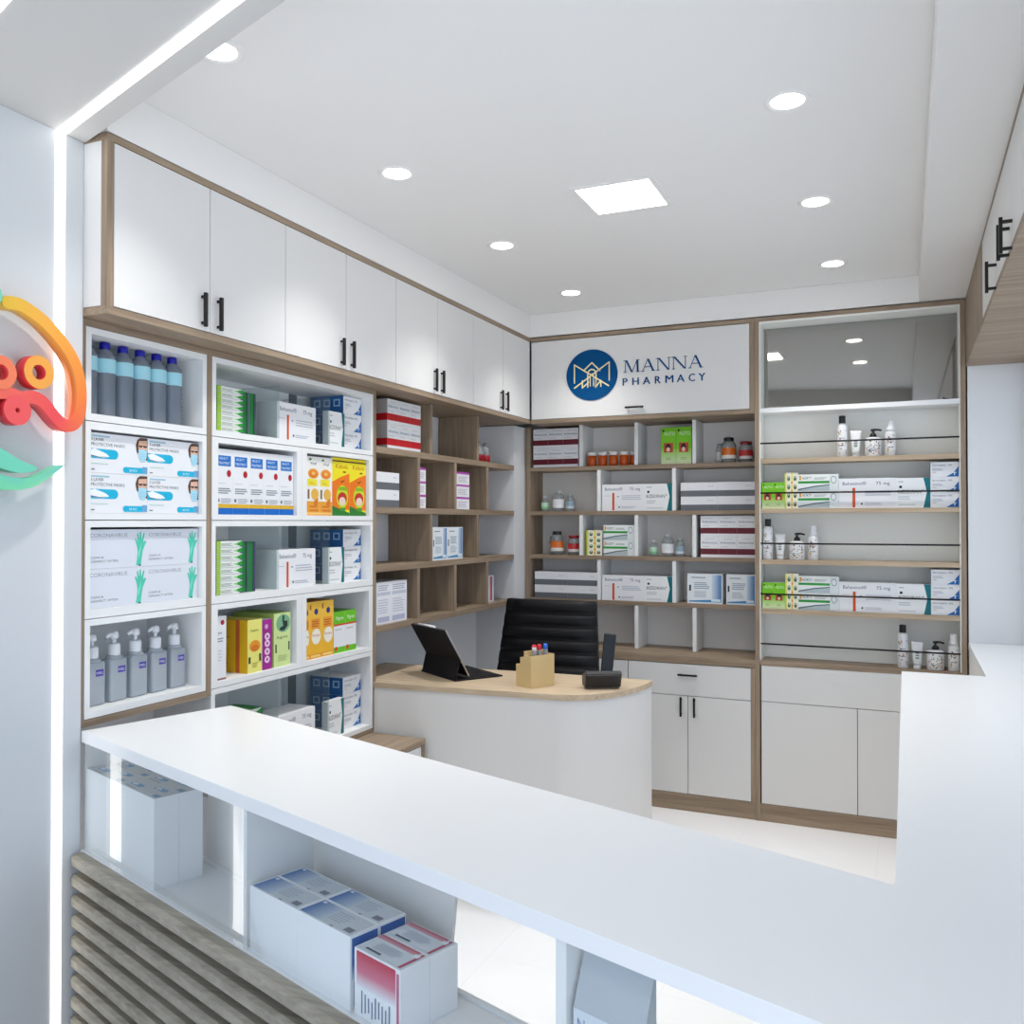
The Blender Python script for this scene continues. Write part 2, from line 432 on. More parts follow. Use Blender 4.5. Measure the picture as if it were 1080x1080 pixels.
# ------------------------------------------------------------------ upper cabinets on the left
YS = [-2.863,-2.506,-2.149,-1.792,-1.435,-1.077,-.717,-.3655,-.006]
UL = ['left wall double-door cabinet nearest the storefront, over the water bottles','second double-door wall cabinet from the storefront, over the carton cubbies',
      'third double-door wall cabinet on the left, over the red banded cartons','left wall double-door cabinet touching the logo cabinet']
def vhandle(parent, x, y, z0, z1, h=.016):
    q = MB(M['black']); q.box(x+h-.006, x+h+.004, y-.0055, y+.0055, z0, z1, bev=.0015)
    for z in (z0+.012, z1-.012): q.box(x, x+h-.005, y-.004, y+.004, z-.004, z+.004)
    return q.build('handle', parent)
for i in range(4):
    y0, ym, y1 = YS[2*i], YS[2*i+1], YS[2*i+2]
    t = thing('wall_cabinet', UL[i], 'cabinet', (0, (y0+y1)/2, 2.05), 0, 'white wall cabinets on the left'); oy = (y0+y1)/2
    e0 = -2.887 if i == 0 else y0; e1 = y1 if i < 3 else -.001
    b = MB(M['white']); b.box(-.335, -.021, e0-oy, e1-oy, .022, .460); b.build('carcass', t)
    bx(M['wy'], -.335, 0, e0-oy, e1-oy, 0, .0205).build('bottom_board', t, label='oak bottom board')
    bx(M['wy'], -.335, 0, e0-oy, e1-oy, .461, .48).build('top_board', t, label='oak top board')
    if i == 0: bx(M['wz'], -.02, 0, e0-oy, y0-.002-oy, .0207, .4608).build('stile', t, label='oak stile')
    for k, (a, c) in enumerate(((y0, ym), (ym, y1))):
        d = bx(M['white'], -.019, -.0015, a+.0014-oy, c-.0014-oy, .0235, .4595, bev=.001).build('door', t)
        vhandle(d, -.0015, (ym + (-.033 if k == 0 else .033))-oy, .033, .135)

# ------------------------------------------------------------------ cubby units on the left
XF, XK = -.1, -.338
def cubby(parent, y0, y1, z0, z1, th=.0175, bt=.019, tt=.018):
    m = MB(M['shelfwhite'])
    m.box(XK+.008, XF, y0, y0+th, z0, z1); m.box(XK+.008, XF, y1-th, y1, z0, z1)
    m.box(XK+.008, XF, y0+th, y1-th, z0, z0+bt); m.box(XK+.008, XF, y0+th, y1-th, z1-tt, z1)
    m.box(XK, XK+.008, y0, y1, z0, z1)
    return m.build('cubby', parent)
t = thing('cubby_shelf', 'narrow white cubby tower of four boxes beside the storefront wall', 'shelf', (0,0,0))
w = MB(M['wz']); w.box(XK, XF, -2.885, -2.8665, .947, 2.049); w.build('side_panel', t, label='oak side panel')
w = MB(M['wz']); w.box(XK, XF, -2.4105, -2.3895, .947, 2.049); w.build('side_panel', t, label='oak side panel')
w = MB(M['wy']); w.box(XK, XF, -2.8663, -2.4107, .947, .966); w.build('bottom_board', t, label='oak bottom board')
w = MB(M['wy']); w.box(XK, XF, -2.8663, -2.4107, 2.031, 2.049); w.build('top_board', t, label='oak top board')
for z0, z1, bt, tt in ((.9675,1.2355,.0185,.0175),(1.2375,1.5035,.0235,.018),(1.506,1.773,.018,.021),(1.7755,2.0295,.0195,.0175)):
    cubby(t, -2.8645, -2.4125, z0, z1, bt=bt, tt=tt)
t = thing('cubby_shelf', 'wide white cubby tower full of coloured cartons in the middle of the left wall', 'shelf', (0,0,0))
w = MB(M['wz']); w.box(XK, XF, -1.4525, -1.43, .63, 2.049); w.build('side_panel', t, label='oak side panel')
w = MB(M['wy']); w.box(XK, XF, -2.3885, -1.4527, .63, .6455); w.build('bottom_board', t, label='oak bottom board')
w = MB(M['wy']); w.box(XK, XF, -2.3885, -1.4527, 2.031, 2.049); w.build('top_board', t, label='oak top board')
for z0, z1, bt, tt, sp2 in ((.647,.9655,.018,.018,0),(.9675,1.2355,.0185,.018,1),(1.2375,1.5035,.0235,.018,0),(1.506,1.773,.018,.018,1),(1.7755,2.0295,.0195,.0175,0)):
    if sp2: cubby(t, -2.388, -1.9275, z0, z1, .0285, bt, tt); cubby(t, -1.9265, -1.454, z0, z1, .0285, bt, tt)
    else:
        cubby(t, -2.388, -1.454, z0, z1, .0175, bt, tt)
        h = z1-tt-(z0+bt)
        bx(M['strip'], XK+.009, XK+.011, -1.712, -1.664, z0+bt+.001, z1-tt-.001).build('back_strip', t, label='dark grey strip on the cubby back')
        for y in (-2.0535, -1.752):
            bx(M['glassdiv'], XK+.012, XF-.006, y-.004, y+.004, z0+bt+.0005, z0+bt+(h*.86 if z0 > 1.7 else h-.002)).build('glass_divider', t)
# low base cabinet under it
t = thing('base_cabinet', 'low white base cabinet with oak top under the wide cubby tower', 'cabinet', (0,0,0))
bx(M['white'], -.335, .128, -2.34, -1.456, .05, .604).build('carcass', t)
bx(M['wy'], -.335, .15, -2.345, -1.452, .606, .629, bev=.002).build('top_board', t, label='oak top board')
b = MB(M['wz']); b.box(.129, .148, -1.478, -1.4535, 0, .605); b.box(.129, .148, -2.345, -2.32, 0, .605); b.use(M['wy']).box(.129, .148, -2.319, -1.479, 0, .06); b.build('frame', t, label='oak front frame')
for a, c in ((-2.317,-1.9),(-1.897,-1.48)): bx(M['white'], .129, .146, a, c, .063, .602, bev=.001).build('door', t)

# oak shelving towards the corner
t = thing('open_shelf', 'oak pigeonhole shelf with open cells in the left corner by the desk', 'shelf', (0,0,0))
bx(M['wall'], -.339, -.33, -1.429, -.001, 1.035, 2.048).build('back_panel', t, label='white back panel')
for zt in (1.818, 1.563, 1.316, 1.063): bx(M['wy'], -.329, -.1, -1.4285, -.0015, zt-.027, zt).build('shelf_board', t)
for ys, z0, z1 in (((-.955,-.463), 1.8185, 2.0485), ((-1.072,-.712,-.347), 1.5635, 1.7905), ((-.955,-.463), 1.3165, 1.5355), ((-1.072,-.712,-.347), 1.0635, 1.2885)):
    for y in ys: bx(M['wz'], -.3285, -.101, y-.011, y+.011, z0, z1).build('divider', t)

# ------------------------------------------------------------------ logo cabinet on the back wall
t = thing('wall_cabinet', 'wide white lift-up wall cabinet carrying the blue pharmacy logo', 'cabinet', (0,0,0))
bx(M['white'], .002, 1.2265, .02, .355, 2.0715, 2.509).build('carcass', t)
b = MB(M['wx']); b.box(.002, 1.2265, 0, .355, 2.05, 2.0705); b.box(.002, 1.2265, 0, .355, 2.51, ZT); b.use(M['wz']).box(1.2055, 1.2265, 0, .0195, 2.0708, 2.5097); b.build('frame', t, label='oak edge frame')
dr = bx(M['white'], .006, 1.2025, .0005, .0185, 2.0735, 2.5065, bev=.001).build('flap_door', t)
q = MB(M['black']); q.box(.553, .655, -.02, -.011, 2.107, 2.117, bev=.0015)
for x in (.566, .642): q.box(x-.004, x+.004, -.011, .0006, 2.108, 2.116)
q.build('handle', dr)
NAVY, GOLD = '#084B7F', '#E8DCA8'
q = MB(M['ink']); q.prism([(.363+.1465*math.cos(2*PI*i/56), 2.301+.139*math.sin(2*PI*i/56)) for i in range(56)], 'y', .0004, -.004, NAVY)
em = q.build('logo_disc', dr, label='blue round emblem')
q = MB(M['ink'])
def pl(pts, w=.0072):
    for i in range(len(pts)-1):
        a, b = Vector(pts[i]), Vector(pts[i+1]); u = (b-a).normalized(); n = Vector((-u.y, u.x))*w/2; u = u*w*.35
        q.poly([((p.x), -.0046-.00005*(i % 3), p.y) for p in (a-u-n, b+u-n, b+u+n, a-u+n)], GOLD)
pl([(.264,2.262),(.264,2.362),(.4606,2.236)]); pl([(.4633,2.266),(.4633,2.3645),(.264,2.234)]); pl([(.318,2.327),(.3646,2.3674),(.410,2.322)])
pl([(.310,2.272),(.310,2.233),(.3463,2.262)], .007); pl([(.386,2.262),(.386,2.233),(.4159,2.268),(.4159,2.235)], .007)
arch = [(.341,2.235)] + [(.3646-.0236*math.cos(PI*i/8), 2.305+.026*math.sin(PI*i/8)) for i in range(9)] + [(.388,2.235)]
pl(arch, .007); pl([(.355,2.24)] + [(.3646-.0096*math.cos(PI*i/6), 2.292+.014*math.sin(PI*i/6)) for i in range(7)] + [(.374,2.24)], .005)
q.build('monogram', em, label='pale gold monogram of crossing lines')
# serif lettering: built from stems, diagonals and serifs
q = MB(M['ink'])
def bar(x0, z0, x1, z1, w): q.poly([(x0, -.002, z0), (x0+w, -.002, z0), (x1+w, -.002, z1), (x1, -.002, z1)], NAVY)
def serif(x, z, w=.018): q.poly([(x-w/2, -.002, z), (x+w/2, -.002, z), (x+w/2, -.002, z+.0035), (x-w/2, -.002, z+.0035)], NAVY)
def letter(ch, x, w, z0=2.300, h=.066):
    z1 = z0+h
    if ch == 'M':
        bar(x+.004, z0, x+.008, z1, .004); bar(x+.008, z1, x+w*.5-.003, z0, .0105); bar(x+w*.5, z0, x+w-.014, z1, .004); bar(x+w-.014, z0, x+w-.016, z1, .0105)
        serif(x+.006, z0); serif(x+w-.009, z0, .022); serif(x+.006, z1-.0035, .016); serif(x+w-.008, z1-.0035, .018)
    if ch == 'A':
        bar(x+.006, z0, x+w*.5-.003, z1, .004); bar(x+w-.014, z0, x+w*.5-.006, z1, .0105); bar(x+w*.27, z0+h*.33, x+w*.27, z0+h*.33+.004, w*.46)
        serif(x+.008, z0); serif(x+w-.008, z0, .02)
    if ch == 'N':
        bar(x+.006, z0, x+.006, z1, .004); bar(x+.006, z1, x+w-.014, z0, .011); bar(x+w-.009, z0, x+w-.009, z1, .004)
        serif(x+.008, z0); serif(x+.005, z1-.0035, .016); serif(x+w-.007, z1-.0035)
for ch, x, w in (('M',.545,.085),('A',.640,.075),('N',.723,.074),('N',.806,.078),('A',.892,.076)): letter(ch, x, w)
for ch, x, w in zip('PHARMACY', (.537,.591,.648,.714,.770,.831,.893,.944), (.026,.034,.040,.030,.042,.040,.032,.036)):
    v, fc, x0, x1 = glyphs(ch)
    vv = [q.bm.verts.new((x+(a-x0)/(x1-x0)*w, -.002, 2.2315+b*.04/.7)) for a, b in v]
    for k in fc: q.face([vv[i] for i in k], NAVY)
    o = .0022   # second pass slightly offset gives the heavier weight of the lettering
    vv = [q.bm.verts.new((x+o+(a-x0)/(x1-x0)*w, -.0021, 2.2315+b*.04/.7)) for a, b in v]
    for k in fc: q.face([vv[i] for i in k], NAVY)
q.build('lettering', dr, label='navy shop name lettering')

# ------------------------------------------------------------------ open shelf + base cabinets on the back wall
t = thing('open_shelf', 'oak and white pigeonhole shelf under the logo cabinet', 'shelf', (0,0,0))
bx(M['wz'], -.095, -.0635, .15, .345, .804, 2.049).build('side_panel', t, label='oak side panel')
bx(M['wz'], 1.206, 1.2265, .15, .345, .804, 2.049).build('side_panel', t, label='oak side panel')
bx(M['cream'], -.095, 1.2265, .3455, .36, .804, 2.049).build('back_panel', t, label='off-white back panel')
for zt in (1.814, 1.561, 1.311, 1.063): bx(M['wx'], -.063, 1.2055, .15, .345, zt-.022, zt).build('shelf_board', t)
for xs, z0, z1 in (((.246,.568,.888), 1.8145, 2.0485), ((.352,.778), 1.5615, 1.7915), ((.246,.568,.888), 1.3115, 1.5385), ((.352,.778), 1.0635, 1.2885), ((.246,.568,.888), .8045, 1.0405)):
    for x in xs: bx(M['shelfwhite'], x-.010, x+.010, .152, .3445, z0, z1).build('divider', t, label='white upright divider')
def hbar(parent, x0, x1, z, y=0):
    q = MB(M['black']); q.box(x0, x1, y-.02, y-.011, z-.005, z+.005, bev=.0015)
    for x in (x0+.013, x1-.013): q.box(x-.004, x+.004, y-.011, y+.0006, z-.004, z+.004)
    return q.build('handle', parent)
def vbar(parent, x, z0, z1, y=0):
    q = MB(M['black']); q.box(x-.005, x+.005, y-.02, y-.011, z0, z1, bev=.0015)
    for z in (z0+.013, z1-.013): q.box(x-.004, x+.004, y-.011, y+.0006, z-.004, z+.004)
    return q.build('handle', parent)
for nm, x0, x1, s0, s1 in (('white base cabinet with one drawer over two doors, right of the desk', .5655, 1.2265, 0, .0205), ('white base cabinet behind the office chair', -.094, .564, .0205, 0)):
    t = thing('base_cabinet', nm, 'cabinet', ((x0+x1)/2, 0, 0), 0, 'base cabinets on the back wall'); ox = (x0+x1)/2
    bx(M['gap'], x0-ox, x1-ox, .019, .355, .089, .7615).build('carcass', t)
    bx(M['wx'], x0-ox, x1-ox, .004, .355, 0, .0875).build('plinth', t, label='oak plinth')
    if s1: bx(M['wz'], x1-s1-ox, x1-ox, 0, .0185, .088, .7615).build('stile', t, label='oak stile')
    if s0: bx(M['wz'], x0-ox, x0+s0-ox, 0, .0185, .088, .7615).build('stile', t, label='oak stile')
    a, c = x0+s0+(.0015), x1-s1-.0015
    d = bx(M['white'], a-ox, c-ox, .0005, .018, .598, .759, bev=.001).build('drawer_front', t); hbar(d, (a+c)/2-.051-ox, (a+c)/2+.051-ox, .705)
    m = (a+c)/2
    for p, r, hx in ((a, m-.0015, m-.035), (m+.0015, c, m+.035)):
        d = bx(M['white'], p-ox, r-ox, .0005, .018, .0905, .595, bev=.001).build('door', t); vbar(d, hx-ox, .489, .59)
tag(bx(M['wx'], -.095, 1.2268, 0, .3448, .763, .803, bev=.0015).build('worktop'), 'long oak worktop over the back base cabinets', 'worktop')

# ------------------------------------------------------------------ tall unit with rails on the right
t = thing('display_cabinet', 'tall display cabinet with smoked mirror and black rails on the right', 'cabinet', (1.7, 0, 0)); ox = 1.7
bx(M['wz'], 1.228-ox, 1.2495-ox, 0, .36, 0, 2.51).build('side_panel', t, label='oak side panel')
bx(M['wz'], 2.157-ox, 2.1785-ox, 0, .36, 0, 2.51).build('side_panel', t, label='oak side panel')
bx(M['wx'], 1.228-ox, 2.1785-ox, 0, .36, 2.5105, ZT).build('top_board', t, label='oak top board')
bx(M['bright'], 1.2505-ox, 2.156-ox, .155, .165, .803, 2.51).build('back_panel', t, label='white back panel')
l = MB(M['bright']); l.box(1.25-ox, 1.2545-ox, .003, .1545, .803, 2.51); l.box(2.152-ox, 2.1565-ox, .003, .1545, .803, 2.51); l.box(1.2548-ox, 2.1517-ox, .003, .1545, 2.5, 2.51); l.build('lining', t, label='white inner lining')
bx(M['mirror'], 1.256-ox, 2.151-ox, .145, .152, 2.0725, 2.4985).build('mirror_panel', t, label='smoked mirror panel')
bx(M['top'], 1.2548-ox, 2.1517-ox, -.002, .1435, 2.0485, 2.0715).build('mirror_shelf', t, label='thick white shelf under the mirror')
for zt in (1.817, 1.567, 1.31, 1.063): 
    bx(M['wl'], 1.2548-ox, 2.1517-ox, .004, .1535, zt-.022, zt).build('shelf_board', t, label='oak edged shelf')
bx(M['wx'], 1.2505-ox, 2.156-ox, 0, .1545, .78, .802).build('shelf_board', t, label='oak edged shelf')
for z in (.888, 1.138, 1.392, 1.645, 1.895):
    MB(M['black']).tube([(1.2535-ox, .007, z), (2.1525-ox, .007, z)], .0042, 8).build('guard_rail', t, label='thin black guard rail')
bx(M['gap'], 1.2505-ox, 2.156-ox, .019, .355, .089, .7795).build('carcass', t)
bx(M['wx'], 1.2498-ox, 2.1567-ox, .003, .355, 0, .0865).build('plinth', t, label='oak plinth')
bx(M['white'], 1.257-ox, 2.1555-ox, .0005, .018, .601, .7785, bev=.001).build('drawer_front', t)
for a, c in ((1.257, 1.7045), (1.7075, 2.1555)): bx(M['white'], a-ox, c-ox, .0005, .018, .0895, .598, bev=.001).build('door', t)

# ------------------------------------------------------------------ right wall cabinet and ledge
t = thing('wall_cabinet', 'oak and white wall cabinet at the right edge above the window', 'cabinet', (2.18, 0, 2.218)); 
bx(M['white'], .02, .238, -3.4, -.001, .02, .316).build('carcass', t)
b = MB(M['wx']); b.box(0, .238, -3.4, -.001, 0, .0195); b.build('bottom_board', t, label='oak bottom board')
bx(M['wy'], 0, .0195, -3.4, -.001, .303, .3165).build('frame', t, label='oak top rail')
bx(M['wz'], 0, .0195, -.944, -.001, .0198, .3027).build('filler_panel', t, label='dark oak filler panel')
for a, c, hs in ((-1.495,-.947,(-1.51+.03,)), (-1.88,-1.498,(-1.85,)), (-2.4,-1.883,(-1.917,)), (-2.95,-2.403,()), (-3.398,-2.953,())):
    d = bx(M['white'], .001, .019, a, c, .0205, .302, bev=.001).build('door', t)
    for y in hs:
        q = MB(M['black']); q.box(-.031, -.022, y-.0055, y+.0055, -.008, .088)
        for z in (.004, .076): q.box(-.022, .001, y-.004, y+.004, z-.004, z+.004)
        q.build('handle', d)
t = thing('ledge_cabinet', 'low cream side cabinet with white ledge top below the right window', 'cabinet', (2.3, -.48, 0))
bx(M['cream'], -.114, .118, -.48, .47, 0, .914).build('carcass', t)
bx(M['top'], -.1165, .118, -.488, .478, .915, .9435).build('top_board', t)

# ------------------------------------------------------------------ front counter
t = thing('front_counter', 'white L-shaped sales counter with glass front display and slatted base', 'counter', (P0.x, P0.y, 0), ANG)
def lc(x, y):
    v = Vector((x, y, 0))-P0; return (v.dot(DV), v.dot(NV))
top = [(0, 0), (2.64, 0), lc(2.415, -3.60), lc(2.415, -.977), lc(1.9055, -.977), lc(1.902, -3.096), (.0, .438)]
top = [(0.0, 0), (2.62, 0), lc(2.415, -.977), lc(1.9055, -.977), lc(1.902, -3.096), (-.006, .438)]
m = MB(M['top']).prism(top, 'z', .9165, .945); m.build('countertop', t)
bx(M['top'], 0, 2.55, 0, .175, .612, .632).build('display_floor', t)
bx(M['top'], 0, 2.55, .1755, .187, .612, .638).build('back_lip', t)
for s in (.800, 1.638, 2.476): bx(M['shelfwhite'], s-.0095, s+.0095, .0085, .17, .6325, .916).build('divider', t, label='white upright divider')
bx(M['shelfwhite'], .0005, .012, .0085, .17, .6325, .916).build('end_panel', t)
bx(M['glass'], .0, 2.55, .001, .0065, .6325, .916).build('glass_front', t)
bd = MB(M['cream']); bd.prism([(.3015,.6395),(1.2155,.6395),(1.2485,.9155),(.3325,.9155)], 'y', .1885, .196); bd.build('back_board', t, label='cream board leaning behind the display')
bx(M['cream'], 0, 2.55, .005, .15, 0, .611).build('base_panel', t)
sl = MB(M['slat'])
z = .629
while z > .02:
    sl.prism([(.0045, z), (-.022, z), (-.030, z-.006), (-.030, z-.026), (-.025, z-.031), (.0035, z-.035), (.0035, z-.0525), (.0045, z-.0525)], 'x', .013, 2.55)
    z -= .0525
sl.build('slat_panel', t, label='grey-brown horizontal slats')
RT = Matrix.Rotation(ANG, 4, 'Z')
lb = [lc(1.945,-3.05), lc(2.415,-3.20), lc(2.415,-1.0), lc(1.945,-1.0)]
MB(M['cream']).prism(lb, 'z', 0, .916).build('side_base', t)
for c in t.children: c.data.transform(RT)
t.rotation_euler = (0, 0, 0)

# ------------------------------------------------------------------ desk, chair and desk things
t = thing('reception_desk', 'curved white desk with oak top in the middle of the shop', 'desk', (.3, -1.2, 0))
def off(l): return [(x-.3, y+1.2) for x, y in l]
front = [(-.1,-1.447),(.1,-1.436),(.3,-1.42),(.5,-1.402)]
for i in range(31):
    a = PI/2*i/30; front.append((.66+.288*math.sin(a), -.935-.458*max(math.cos(a), 0)**.92))
deskpoly = front + [(.5,-.943),(.06,-.975),(-.329,-.985),(-.329,-1.4285),(-.1,-1.4285)]
MB(M['desk']).prism(off(deskpoly), 'z', .813, .835).build('desktop', t, label='oak desktop with lamplight in its colour')
inner = []
for i, p in enumerate(front):
    a, b = Vector(front[max(i-1, 0)]), Vector(front[min(i+1, len(front)-1)]); u = (b-a).normalized(); inner.append((p[0]-u.y*.02, p[1]+u.x*.02))
o1 = [(x, y) for x, y in front]; 
sh = lambda L, k: [(p[0]+(q_[0]-p[0])*k, p[1]+(q_[1]-p[1])*k) for p, q_ in zip(L, inner)]
pan = sh(front, .25) + sh(front, 1.25)[::-1]
MB(M['white']).prism(off(pan), 'z', .079, .812).build('front_panel', t)
pk = sh(front, .25) + sh(front, 1.25)[::-1]
MB(M['wx']).prism(off(pk), 'z', 0, .078).build('plinth', t, label='oak plinth')

# tablet standing in a black keyboard case
TA = math.atan2(-.546, .8378)
t = thing('tablet', 'tablet in a black folding keyboard case on the oak desk', 'tablet', (-.053, -1.135, .8352), TA)
L = .31
bx(M['felt'], 0, L, 0, .235, 0, .006, bev=.002).build('keyboard_cover', t)
q = MB(M['plastic'])
for r in range(5):
    for c in range(13): q.box(.018+c*.0215, .036+c*.0215, .122+r*.0195, .138+r*.0195, .0062, .008)
o = q.build('keys', t); o['kind'] = 'stuff'
def slab(pa, pb, th, x0, x1, mat):
    (ya, za), (yb, zb) = pa, pb; u = Vector((yb-ya, zb-za)).normalized(); n = Vector((-u.y, u.x))*th
    return MB(mat).prism([(ya, za), (yb, zb), (yb+n.x, zb+n.y), (ya+n.x, za+n.y)], 'x', x0, x1)
slab((.004,.006), (.024,.088), -.004, .003, L-.003, M['felt']).build('stand_flap', t)
slab((.0275,.086), (-.047,.214), .004, 0, L, M['felt']).build('back_cover', t)
sc_ = slab((.066,.016), (-.0455,.2152), -.0065, .003, L-.003, M['steel']).build('screen_body', t, label='silver tablet body')
slab((.0725,.017), (-.038,.214), -.001, .008, L-.008, M['plastic']).build('display', sc_, label='black display glass')
MB(M['gloss']).tube([(.07, -.047, .2215), (.22, -.047, .2215)], .0045, 10, '#F2F3F4').build('stylus', t, label='white stylus on the top edge')

HA = math.radians(63.6)
t = thing('pen_organizer', 'stepped kraft pen organizer box on the desk', 'pen holder', (.554, -1.318, .8352), HA)
def open_box(x0, x1, y0, y1, h, th=.004):
    q = MB(M['tan']); q.box(x0, x1, y0, y0+th, 0, h); q.box(x0, x1, y1-th, y1, 0, h); q.box(x0, x0+th, y0+th, y1-th, 0, h); q.box(x1-th, x1, y0+th, y1-th, 0, h); q.box(x0+th, x1-th, y0+th, y1-th, 0, .004); return q
open_box(0, .126, 0, .04, .128).build('tall_compartment', t)
open_box(.02, .126, .0402, .066, .14).build('back_compartment', t)
open_box(0, .0198, .0402, .066, .118).build('middle_compartment', t)
open_box(0, .126, .0662, .092, .088).build('low_compartment', t)
mk = None
for i, (cx, cols) in enumerate(((.035,('#E8E8EA','#D6303A','red and white capped marker in the pen organizer')), (.062,('#CF2430','#CF2430','bright red capped marker in the pen organizer')), (.095,('#2E6FD8','#2E6FD8','blue capped marker in the pen organizer')))):
    q = MB(M['markers']); q.lathe([(.0085,0,'#AEB4BA'),(.0085,.122,'#AEB4BA'),(.0095,.124,cols[0]),(.0095,.137,cols[1]),(.008,.146,cols[1])], 0, 0, 0, '#AEB4BA', 14)
    p = Vector((.554,-1.318,.8585)) + Matrix.Rotation(HA, 3, 'Z') @ Vector((cx, .02, 0))
    tag(q.build('marker', None, p), cols[2], 'marker', 'markers in the pen organizer')

t = thing('desk_phone', 'black cordless phone upright in its cradle at the curved desk end', 'phone', (.80, -1.175, .8352), math.radians(30))
MB(M['glass']).prism([(-.06,-.045),(.06,-.045),(.06,.03),(-.06,.03)], 'z', 0, .005).build('foot', t, label='clear foot plate')
q = MB(M['plastic']); q.prism([(-.038,.006),(.030,.006),(.034,.040),(.012,.058),(-.050,.074),(-.060,.060)], 'x', -.072, .072, smooth=False)
bmesh.ops.bevel(q.bm, geom=list(q.bm.edges), offset=.003, segments=2, affect='EDGES'); q.build('cradle', t)
h = MB(M['plastic']); h.box(-.024, .024, -.010, .010, .0, .165, bev=.005)
o = h.build('handset', t, (.022, .004, .05)); o.rotation_euler = (math.radians(-9), math.radians(8), 0)
h = MB(M['black']); h.box(-.016, .016, .0102, .011, .10, .148); h.build('handset_display', o)

t = thing('office_chair', 'black ribbed leather office chair behind the oak desk', 'chair', (.27, -.50, 0))
# ribbed back: a scalloped profile swept over a slightly tapering width
q = MB(M['leather']); prof = []
zb, zt, nr = .52, 1.103, 9
pts = []
for i in range(nr):
    for k in range(7):
        s = (i + k/6.0)/nr; pts.append((s, .014*math.sin(PI*k/6)**.6))
rows = []
for s, bulge in pts:
    z = zb+(zt-zb)*s; hw = .285-.047*max(0, (s-.1)/.9); y = .03+.09*s - .0
    row = []
    for sgn, yy in ((-1, 0), (1, 0)):
        row.append((sgn*hw, y-.018-bulge, z))
    rows.append((z, hw, y, bulge))
def ringv(z, hw, y, b):
    L_ = []
    for u in (-1, -.6, 0, .6, 1): L_.append((hw*u, y-.016-b*(1 if abs(u) < 1 else .5) + .03*abs(u)**2*.4, z))
    for u in (1, .6, 0, -.6, -1): L_.append((hw*u, y+.018+.03*abs(u)**2*.4, z))
    return [q.bm.verts.new(p) for p in L_]
R = [ringv(*r) for r in rows]
for i in range(len(R)-1):
    n = len(R[i])
    for k in range(n): q.face([R[i][k], R[i][(k+1) % n], R[i+1][(k+1) % n], R[i+1][k]], smooth=True)
q.face(R[0][::-1]); q.face(R[-1]); q.build('backrest', t)
q = MB(M['leather'])
for i in range(7):
    y0 = -.40+i*.06
    q.box(-.26, .26, y0, y0+.0585, .44, .50, bev=.012)
q.build('seat', t)
q = MB(M['chrome'])
for sx in (-.295, .295): q.tube([(sx*.97, .075, .66), (sx*1.0, .03, .56), (sx, -.02, .47), (sx*.9, -.30, .45)], .011)
q.tube([(-.265, -.25, .448-.02), (.265, -.25, .448-.02)], .01); q.build('side_frame', t)
q = MB(M['steel']); q.lathe([(.03,.12),(.03,.30),(.022,.31),(.022,.43)], 0, -.18, 0); q.build('gas_lift', t)
q = MB(M['chrome'])
for k in range(5):
    a = 2*PI*k/5+.3; q.tube([(0, -.18, .12), (.16*math.cos(a), -.18+.16*math.sin(a), .10), (.29*math.cos(a), -.18+.29*math.sin(a), .075)], [.022, .018, .014])
q.build('star_base', t)
for k in range(5):
    a = 2*PI*k/5+.3; q = MB(M['plastic']); q.lathe([(.03,-.012),(.032,-.008),(.032,.008),(.03,.012)], 0, 0, 0, seg=16)
    o = q.build('caster', t, (.29*math.cos(a), -.18+.29*math.sin(a), .032)); o.rotation_euler = (PI/2, 0, a)

#@@ITEMS@@
# ------------------------------------------------------------------ goods: printed cartons
def s_mask(m):
    m.text('f', '3 LAYER', .04, .80, .075, '#33373C'); m.text('f', 'PROTECTIVE MASKS', .04, .68, .075, '#4A4F55', .56)
    m.rect('f', .04, .90, .34, .94, '#9CC7D6')
    C = '#19B4D8'
    m.rect('f', .0, .36, .42, .60, C); m.disc('f', .42, .48, .07, .12, C)
    m.shape('f', [(.0,.56),(.10,.60),(.28,.50),(.34,.42),(.22,.38),(.06,.40)], '#F4F6F7'); m.shape('f', [(.02,.44),(.18,.40),(.32,.42),(.20,.385),(.05,.405)], '#4A5563')
    m.lines('f', .04, .22, .34, .27, 1, '#B9D6CC'); m.rect('f', .04, .07, .10, .10, '#80868C')
    m.rect('f', .60, .04, .92, .19, C); m.disc('f', .62, .115, .05, .08, C); m.text('f', '50 PCS', .68, .08, .06, '#EAF8FB')
    m.rect('f', .91, .04, 1, .22, '#6FA8D0')
    m.shape('f', [(.81,.60),(.79,.78),(.82,.93),(.87,.985),(1,.985),(1,.40),(.98,.40)], '#5B4034'); m.shape('f', [(.845,.90),(.99,.92),(.995,.70),(.98,.50),(.90,.42),(.845,.55),(.835,.76)], '#DDB39A')
    m.rect('f', .85, .735, .905, .775, '#2E2522'); m.rect('f', .925, .735, .985, .775, '#2E2522'); m.rect('f', .83, .765, 1, .782, '#2E2522')
    m.shape('f', [(.835,.66),(.92,.69),(.99,.65),(.985,.47),(.95,.36),(.88,.36),(.845,.48)], '#A9D9EA'); m.lines('f', .86, .44, .97, .60, 3, '#8FC6DC', .2, 0)
    s_masktop(m)
def s_masktop(m):
    m.rect('t', 0, 0, 1, 1, '#C9CCCC')
    for a, b in ((.12,.30),(.56,.62)):
        m.rect('t', a, b, a+.24, b+.26, '#2E8FC4'); m.disc('t', a+.24, b+.13, .05, .13, '#2E8FC4'); m.shape('t', [(a,b+.2),(a+.08,b+.26),(a+.17,b+.10),(a+.05,b+.02)], '#DDE4E6')
    m.rect('t', .84, .1, .98, .34, '#3F7FA6'); m.lines('t', .12, .08, .5, .2, 2, '#5B646B')
